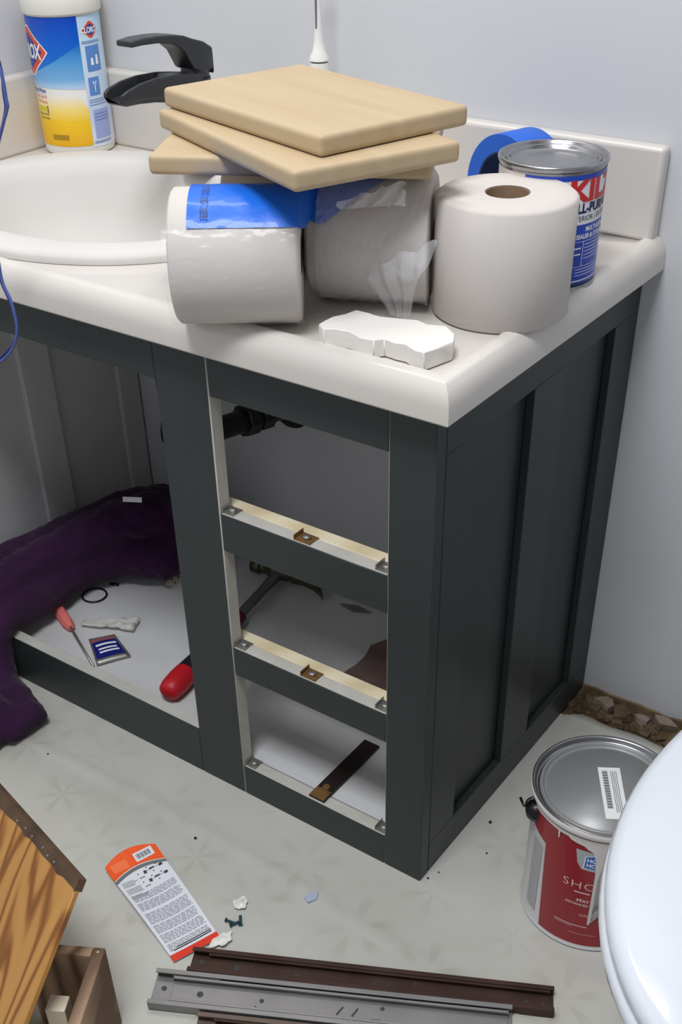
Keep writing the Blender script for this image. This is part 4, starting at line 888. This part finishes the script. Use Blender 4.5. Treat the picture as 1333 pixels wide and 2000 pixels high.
m_org = mat('card_orange', (248, 92, 30), 0.45); m_cw = mat('card_white', (228, 230, 236), 0.5); m_cg = mat('card_grey', (112, 116, 116), 0.5); m_cr = mat('card_red', (226, 58, 30), 0.45)
obj('card_stock', cardmesh(poly2(arc(0.0) + [(0.034, -0.188), (-0.034, -0.188)]), 0), m_cw, card, smooth=True)
obj('orange_header', cardmesh(poly2(arc(0.0) + arc(-0.028, dy=0.011)[::-1]), 0.0004), m_org, card, smooth=True, label='orange header')
obj('grey_band', cardmesh(poly2(arc(-0.0295, dy=0.011) + arc(-0.035, dy=0.011)[::-1]), 0.0004), m_cg, card, smooth=True)
obj('orange_footer', cardmesh(rect2(-0.0345, 0.0345, -0.188, -0.178), 0.0004), m_cr, card, smooth=True)
obj('barcode_box', cardmesh(rect2(0.003, 0.029, -0.0245, -0.0105), 0.0006), m_cw, card)
obj('barcode', cardmesh(many2([rect2(0.006 + i * 0.0016, 0.006 + i * 0.0016 + (0.0010 if i % 3 else 0.0006), -0.0215, -0.0135) for i in range(12)]), 0.0008), M['ink'], card)
obj('orange_patch', cardmesh(rect2(-0.030, -0.008, -0.027, -0.013), 0.0006), mat('card_light_orange', (252, 122, 66), 0.45), card)
lines = []
for i in range(42):
    y = -0.075 - i * 0.0024
    if i in (5, 12, 13, 22, 29, 36): continue
    x = -0.030
    while x < 0.029:
        wl = random.uniform(0.003, 0.008); lines.append(rect2(x, min(x + wl, 0.0305), y, y + 0.0010)); x += wl + 0.0012
for i in range(13):
    y = -0.048 - i * 0.0026
    if i % 5 == 4: continue
    lines.append(rect2(-0.031, -0.031 + random.uniform(0.016, 0.024), y, y + 0.0009))
obj('printed_text', cardmesh(many2(lines), 0.0005), M['inkg'], card, kind='stuff')
dg = []
for cy in (-0.046, -0.062):
    dg += [poly2([(0.002, cy), (0.006, cy - 0.001), (0.007, cy + 0.004), (0.003, cy + 0.005)]), poly2([(0.011, cy + 0.003), (0.018, cy + 0.0025), (0.018, cy + 0.0045), (0.011, cy + 0.005)]), rect2(0.007, 0.026, cy + 0.0022, cy + 0.0026), poly2([(0.024, cy), (0.029, cy), (0.029, cy + 0.004), (0.024, cy + 0.004)])]
    dg += [rect2(x, x + 0.0016, y + cy, y + cy + 0.0016) for x, y in ((-0.006, 0.003), (-0.006, -0.005), (-0.0035, -0.005), (-0.001, -0.005), (0.008, 0.007), (0.014, -0.003), (0.021, 0.006))]
dg += [rect2(-0.026, 0.030, -0.1745, -0.1732), rect2(-0.020, 0.030, -0.1715, -0.1702)]
obj('diagram', cardmesh(many2(dg), 0.0006), M['ink'], card, kind='stuff')

# ================================================================ BITS ON THE FLOOR
m_sc = mat('blue_black_screw', (52, 84, 96), 0.35, metal=0.5)
def screw(x, y, a, lab, ln=0.016):
    bm = B(); T = rz((x, y, 0.0030), a) @ Matrix.Rotation(math.radians(90), 4, 'Y')
    lathe(bm, [(0, -0.0005), (0.0028, 0), (0.0026, 0.0012), (0.0013, 0.0022), (0.0013, ln * 0.9), (0, ln)], seg=10, T=T)
    for i in range(6): lathe(bm, [(0.0012, 0.004 + i * 0.0018), (0.0020, 0.0046 + i * 0.0018), (0.0012, 0.0052 + i * 0.0018)], seg=10, T=T)
    tag(obj('screw', bm, m_sc, smooth=True), lab, 'screw', 'loose screws on the floor')
screw(-0.150, -0.190, 65, 'blue black screw in the little heap, pointing toward the cabinet'); screw(-0.140, -0.182, 130, 'blue black screw crossing the heap beside the instruction card'); screw(-0.160, -0.186, 10, 'blue black screw on the card side of the little heap')
def scrap(pts, z, lab, m, seed):
    bm = B(); c0 = Vector((sum(p[0] for p in pts) / len(pts), sum(p[1] for p in pts) / len(pts), z + 0.006))
    n = 4; vs = [bm.verts.new((p[0], p[1], z + 0.001 + 0.006 * abs(noise.noise(Vector((p[0] * 70, p[1] * 70, seed)))))) for p in pts]; c_ = bm.verts.new(c0)
    for i in range(len(vs)): bm.faces.new((vs[i], vs[(i + 1) % len(vs)], c_))
    bmesh.ops.subdivide_edges(bm, edges=bm.edges[:], cuts=2, use_grid_fill=True)
    for v in bm.verts: v.co += Vector((noise.noise(v.co * 150), noise.noise(v.co * 150 + Vector((4, 4, 4))), max(-0.3, noise.noise(v.co * 200 + Vector((9, 1, 4)))))) * 0.003
    o = obj('paper_scrap', bm, m, bevel=0); s = o.modifiers.new('s', 'SOLIDIFY'); s.thickness = 0.001; tag(o, lab, 'scrap', 'white scraps beside the card'); return o
scrap([(-0.157, -0.222), (-0.150, -0.228), (-0.138, -0.219), (-0.134, -0.206), (-0.143, -0.196), (-0.150, -0.203)], 0.001, 'crumpled white scrap touching the lower corner of the card', M['white_pl'], 1)
scrap([(-0.170, -0.158), (-0.162, -0.166), (-0.152, -0.160), (-0.156, -0.148), (-0.167, -0.146)], 0.001, 'small white scrap just beyond the heap of screws', M['white_pl'], 2)
bm = B(); prism(bm, [(-0.103, -0.104), (-0.094, -0.108), (-0.088, -0.098), (-0.092, -0.088), (-0.099, -0.092)], 0.0012, 0.004); tag(obj('plastic_chip', bm, mat('pale_blue_chip', (176, 188, 206), 0.4), bevel=0.0006), 'pale blue plastic chip on the floor in front of the cabinet', 'chip')
m_dk = mat('dark_grit', (44, 40, 38), 0.9)
for k, (x, y, s, lab) in enumerate([(-0.280, -0.104, 0.0022, 'grey speck on the floor above the instruction card'), (0.023, 0.138, 0.0024, 'dark speck on the floor right of the cabinet, nearer the wall'), (0.046, 0.088, 0.0015, 'tiny dark speck on the floor left of the red paint can'), (-0.561, -0.100, 0.0018, 'tiny dark speck on the floor beside the towel'), (0.006, 0.010, 0.0016, 'dark crumb at the cabinet corner'), (0.012, 0.026, 0.0013, 'dark crumb against the cabinet side near the corner')]):
    bm = B(); bmesh.ops.create_icosphere(bm, subdivisions=1, radius=s, matrix=Matrix.Translation((x, y, s * 0.6)))
    tag(obj('grit', bm, m_dk), lab, 'grit', 'dark specks on the vinyl')

# ================================================================ RED PAINT GALLON
gc = (0.183, 0.094, 0.001); gth = math.radians(-71.9); RG = 0.0795
gal = thing('paint_can', 'large red labelled paint can with silver lid on the floor beside the toilet', 'paint can', gc)
bm = B(); lathe(bm, [(0, 0.003), (0.077, 0.003), (0.0805, 0.0), (0.0815, 0.0015), (0.0805, 0.004), (RG, 0.006), (RG, 0.181), (0.0800, 0.183)], c=gc, seg=80); obj('body', bm, mat('gallon_grey_white', (206, 204, 204), 0.35), gal, smooth=True, angle=50)
bm = B(); lathe(bm, [(0.0794, 0.1815), (0.0815, 0.183), (0.0835, 0.186), (0.0838, 0.189), (0.0828, 0.1915), (0.0812, 0.1920), (0.0798, 0.1905), (0.0788, 0.1868), (0.0765, 0.1855), (0.0745, 0.1862)], c=gc, seg=80); obj('rim', bm, M['steel'], gal, smooth=True, label='silver rim smeared with white paint')
bm = B(); lathe(bm, [(0.0745, 0.1858), (0.0738, 0.1892), (0.0722, 0.1902), (0.0705, 0.1892), (0.0694, 0.1862), (0.066, 0.1852), (0.0655, 0.1862), (0, 0.1862)], c=gc, seg=80); lid = obj('lid', bm, mat('lid_grey_steel', (152, 152, 152), 0.38, metal=0.25, var=(9, 0.9), rgb2=(130, 130, 128)), gal, smooth=True)
def G(deg): return math.radians(deg) * RG
m_rd = mat('label_deep_red', (150, 22, 34), 0.4, coat=0.2); m_sv = mat('label_silver', (176, 178, 182), 0.4); m_hb2 = mat('logo_blue', (24, 96, 186), 0.35); m_pk = mat('print_pink_white', (236, 206, 206), 0.5)
def glab(name, b2, m, off=0.0004, label=None): return obj(name, wrap(b2, gc, gth, RG, off), m, gal, smooth=True, label=label)
glab('label_panel', poly2([(G(-39), 0.0065), (G(75), 0.0065), (G(75), 0.1805), (G(-75), 0.1805), (G(-75), 0.158), (G(-62), 0.146), (G(-43), 0.140)]), m_rd, label='deep red label')
glab('logo_plate', poly2([(G(-8), 0.1335), (G(12), 0.1325), (G(12), 0.1625), (G(-14.5), 0.1625), (G(-12), 0.142)]), m_sv, 0.0006)
glab('logo', poly2([(G(-7), 0.1365), (G(11), 0.1355), (G(11), 0.1545), (G(3), 0.1600), (G(-6.5), 0.1545)]), M['white_ink'], 0.0008)
glab('logo', poly2([(G(-6.2), 0.1375), (G(10.2), 0.1365), (G(10.2), 0.1540), (G(3), 0.1588), (G(-5.6), 0.1540)]), m_hb2, 0.0010)
glab('lettering', many2([text2('HGTV', G(-4.8), 0.1475, 0.0078, 0.0002, 0.95), text2('HOME', G(-4.8), 0.1400, 0.0078, 0.0002, 0.95)]), M['white_ink'], 0.0012)
glab('lettering', many2([text2('SHOWCASE', G(-22), 0.1015, 0.0165, -0.0002, 1.15, space=1.12), rect2(G(-11), G(2), 0.0948, 0.0966)]), m_pk, 0.0007, 'thin pale lettering')
glab('lettering', many2([text2('STAY', G(-8), 0.0805, 0.0062, 0.0002, 1.0), text2('ADVANCED', G(-17), 0.0740, 0.0050, 0.0001, 1.0), text2('GAL', G(-4), 0.0570, 0.0055, 0, 1.1), rect2(G(-24), G(4), 0.0385, 0.0398), rect2(G(-24), G(-8), 0.0360, 0.0366), rect2(G(-10), G(12), 0.0255, 0.0260)]), m_pk, 0.0007)
glab('label_panel', rect2(G(-60), G(-46), 0.02, 0.13), mat('label_grey_print', (176, 174, 176), 0.5), 0.0005)
# white paint runs
m_dr = mat('dried_white_paint', (216, 212, 208), 0.35)
def glabt(b2): return b2
dr_pts = [(G(-62), 0.1815), (G(-60), 0.176), (G(-45), 0.1775), (G(-30), 0.1765), (G(-22), 0.1765), (G(-19), 0.1735), (G(-14), 0.1720), (G(-8), 0.1705), (G(-5), 0.1670), (G(-1), 0.1640), (G(2.0), 0.1520), (G(3.2), 0.1300), (G(3.4), 0.1000), (G(3.4), 0.0600), (G(3.5), 0.0470), (G(4.2), 0.0448), (G(5.1), 0.0470), (G(5.2), 0.0800), (G(5.4), 0.1200), (G(6.2), 0.1500), (G(10), 0.1620), (G(26), 0.1700), (G(40), 0.1740), (G(60), 0.1760), (G(62), 0.1815)]
glab('paint_drip', poly2(dr_pts), m_dr, 0.0019, 'dried white paint run')
glab('paint_drip', poly2([(G(-31.5), 0.178), (G(-30.5), 0.166), (G(-29.6), 0.166), (G(-29.2), 0.178)]), m_dr, 0.0017)
bm = B(); lathe(bm, [(0.0832, 0.1845), (0.0840, 0.1870), (0.0842, 0.1895), (0.0834, 0.1915), (0.0830, 0.1925)], c=gc, seg=80); obj('paint_smear', bm, m_dr, gal, smooth=True)
# ear and wire bail hanging down behind the can
def gp(deg, r, z):
    a = gth + math.radians(deg); return Vector((gc[0] + r * math.cos(a), gc[1] + r * math.sin(a), z))
bm = B()
tube(bm, [gp(-66, 0.078, 0.163), gp(-66, 0.084, 0.163), gp(-66, 0.089, 0.163)], [0.013, 0.0125, 0.008], 14); obj('handle_ear', bm, M['abs'], gal, smooth=True, angle=50)
bm = B(); tube(bm, [gp(-66, 0.085, 0.166), gp(-68, 0.093, 0.170), gp(-74, 0.095, 0.172)], 0.0016, 8); tube(bm, [gp(-66, 0.086, 0.160), gp(-100, 0.088, 0.130), gp(-135, 0.089, 0.102), gp(-175, 0.089, 0.092), gp(-215, 0.089, 0.102), gp(-246, 0.086, 0.160)], 0.0013, 8, sub=5); obj('wire_bail', bm, M['abs'], gal, smooth=True)
# barcode sticker on the lid
TS = frame((0.1925, 0.090, 0.1873 + 0.001), (-0.56, 0.83, 0), (-0.83, -0.56, 0))
TS = frame((0.1930, 0.090, 0.1876), (0.52, -0.85, 0), (0.85, 0.52, 0))
bm = B(); box(bm, -0.042, 0.040, -0.0125, 0.0125, 0, 0.0003, T=TS); obj('sticker', bm, M['paper'], gal, label='white barcode sticker on the lid')
bm = many2([rect2(-0.036 + i * 0.0021, -0.036 + i * 0.0021 + (0.0014 if i % 2 else 0.0009), -0.0085, -0.0025) for i in range(29)] + [rect2(-0.036, 0.030, y, y + 0.0006) for y in (0.001, 0.003, 0.005, 0.007)])
for v in bm.verts: v.co = TS @ Vector((v.co.x, v.co.y, 0.0006))
obj('barcode', bm, M['ink'], gal)

# ================================================================ TOILET
M['porc'] = mat('white_porcelain', (222, 225, 231), 0.12, coat=0.6); M['seat'] = mat('toilet_seat_white', (212, 216, 222), 0.18, coat=0.4)
toi = thing('toilet', 'white toilet with closed lid at the right edge of the photo', 'toilet', (0.478, 0.1, 0))
TCX = 0.466
def outl(a, front, back, s=1.0, N=72, cy=-0.100, cut=None):
    pts = []
    for i in range(N):
        t = 2 * math.pi * i / N; x = a * s * math.cos(t); y = math.sin(t)
        y = (back if y > 0 else front) * s * y
        if y > 0: x = a * s * math.copysign(abs(math.cos(t)) ** 0.75, math.cos(t))
        yy = cy + y
        if cut is not None: yy = min(yy, cut)
        pts.append((TCX + x, yy))
    return pts
def stack(levels):
    bm = B(); prev = None
    for pts, z in levels:
        ring = [bm.verts.new((x, y, z)) for x, y in pts]
        if prev:
            n = len(ring)
            for i in range(n): bm.faces.new((prev[i], prev[(i + 1) % n], ring[(i + 1) % n], ring[i]))
        else: bm.faces.new(ring[::-1])
        prev = ring
    bm.faces.new(prev); fixn(bm); return bm
fa, ff, fb = 0.190, 0.262, 0.26
obj('lid', stack([(outl(fa, ff, fb, 0.985, cut=0.125), 0.404), (outl(fa, ff, fb, 1.0, cut=0.128), 0.407), (outl(fa, ff, fb, 1.0, cut=0.128), 0.413), (outl(fa, ff, fb, 0.985, cut=0.126), 0.4185), (outl(fa, ff, fb, 0.95, cut=0.122), 0.4215), (outl(fa, ff, fb, 0.7, cut=0.1), 0.4235), (outl(fa, ff, fb, 0.3), 0.4245)]), M['seat'], toi, smooth=True)
obj('seat', stack([(outl(fa, ff, fb, 0.99, cut=0.12), 0.384), (outl(fa, ff, fb, 1.008, cut=0.12), 0.387), (outl(fa, ff, fb, 1.012, cut=0.12), 0.393), (outl(fa, ff, fb, 1.004, cut=0.12), 0.400), (outl(fa, ff, fb, 0.97, cut=0.12), 0.4025)]), M['seat'], toi, smooth=True)
obj('bowl', stack([(outl(0.115, 0.18, 0.33, 1.0, cut=0.27, cy=0.02), 0.001), (outl(0.115, 0.18, 0.33, 1.0, cut=0.27, cy=0.02), 0.02), (outl(0.10, 0.165, 0.33, 1.0, cut=0.27, cy=0.02), 0.06), (outl(0.10, 0.18, 0.33, 1.0, cut=0.27, cy=0.0), 0.16), (outl(0.135, 0.22, 0.30, 1.0, cut=0.27, cy=-0.05), 0.25), (outl(0.170, 0.245, 0.30, 1.0, cut=0.27, cy=-0.09), 0.32), (outl(0.180, 0.252, 0.40, 1.0, cut=0.27), 0.36), (outl(0.182, 0.254, 0.40, 1.0, cut=0.27), 0.378), (outl(0.178, 0.25, 0.40, 1.0, cut=0.27), 0.382)]), M['porc'], toi, smooth=True, angle=60)
bm = B(); box(bm, TCX - 0.20, TCX + 0.22, 0.272, 0.452, 0.383, 0.72); obj('tank', bm, M['porc'], toi, bevel=0.02, seg=4)
bm = B(); box(bm, TCX - 0.21, TCX + 0.23, 0.262, 0.458, 0.721, 0.755); obj('tank_lid', bm, M['porc'], toi, bevel=0.012, seg=3)
for s in (-1, 1):
    bm = B(); tube(bm, [(TCX + s * 0.075 - 0.02, 0.14, 0.405), (TCX + s * 0.075 + 0.02, 0.14, 0.405)], 0.011, 14); obj('hinge', bm, M['seat'], toi, smooth=True, angle=50)
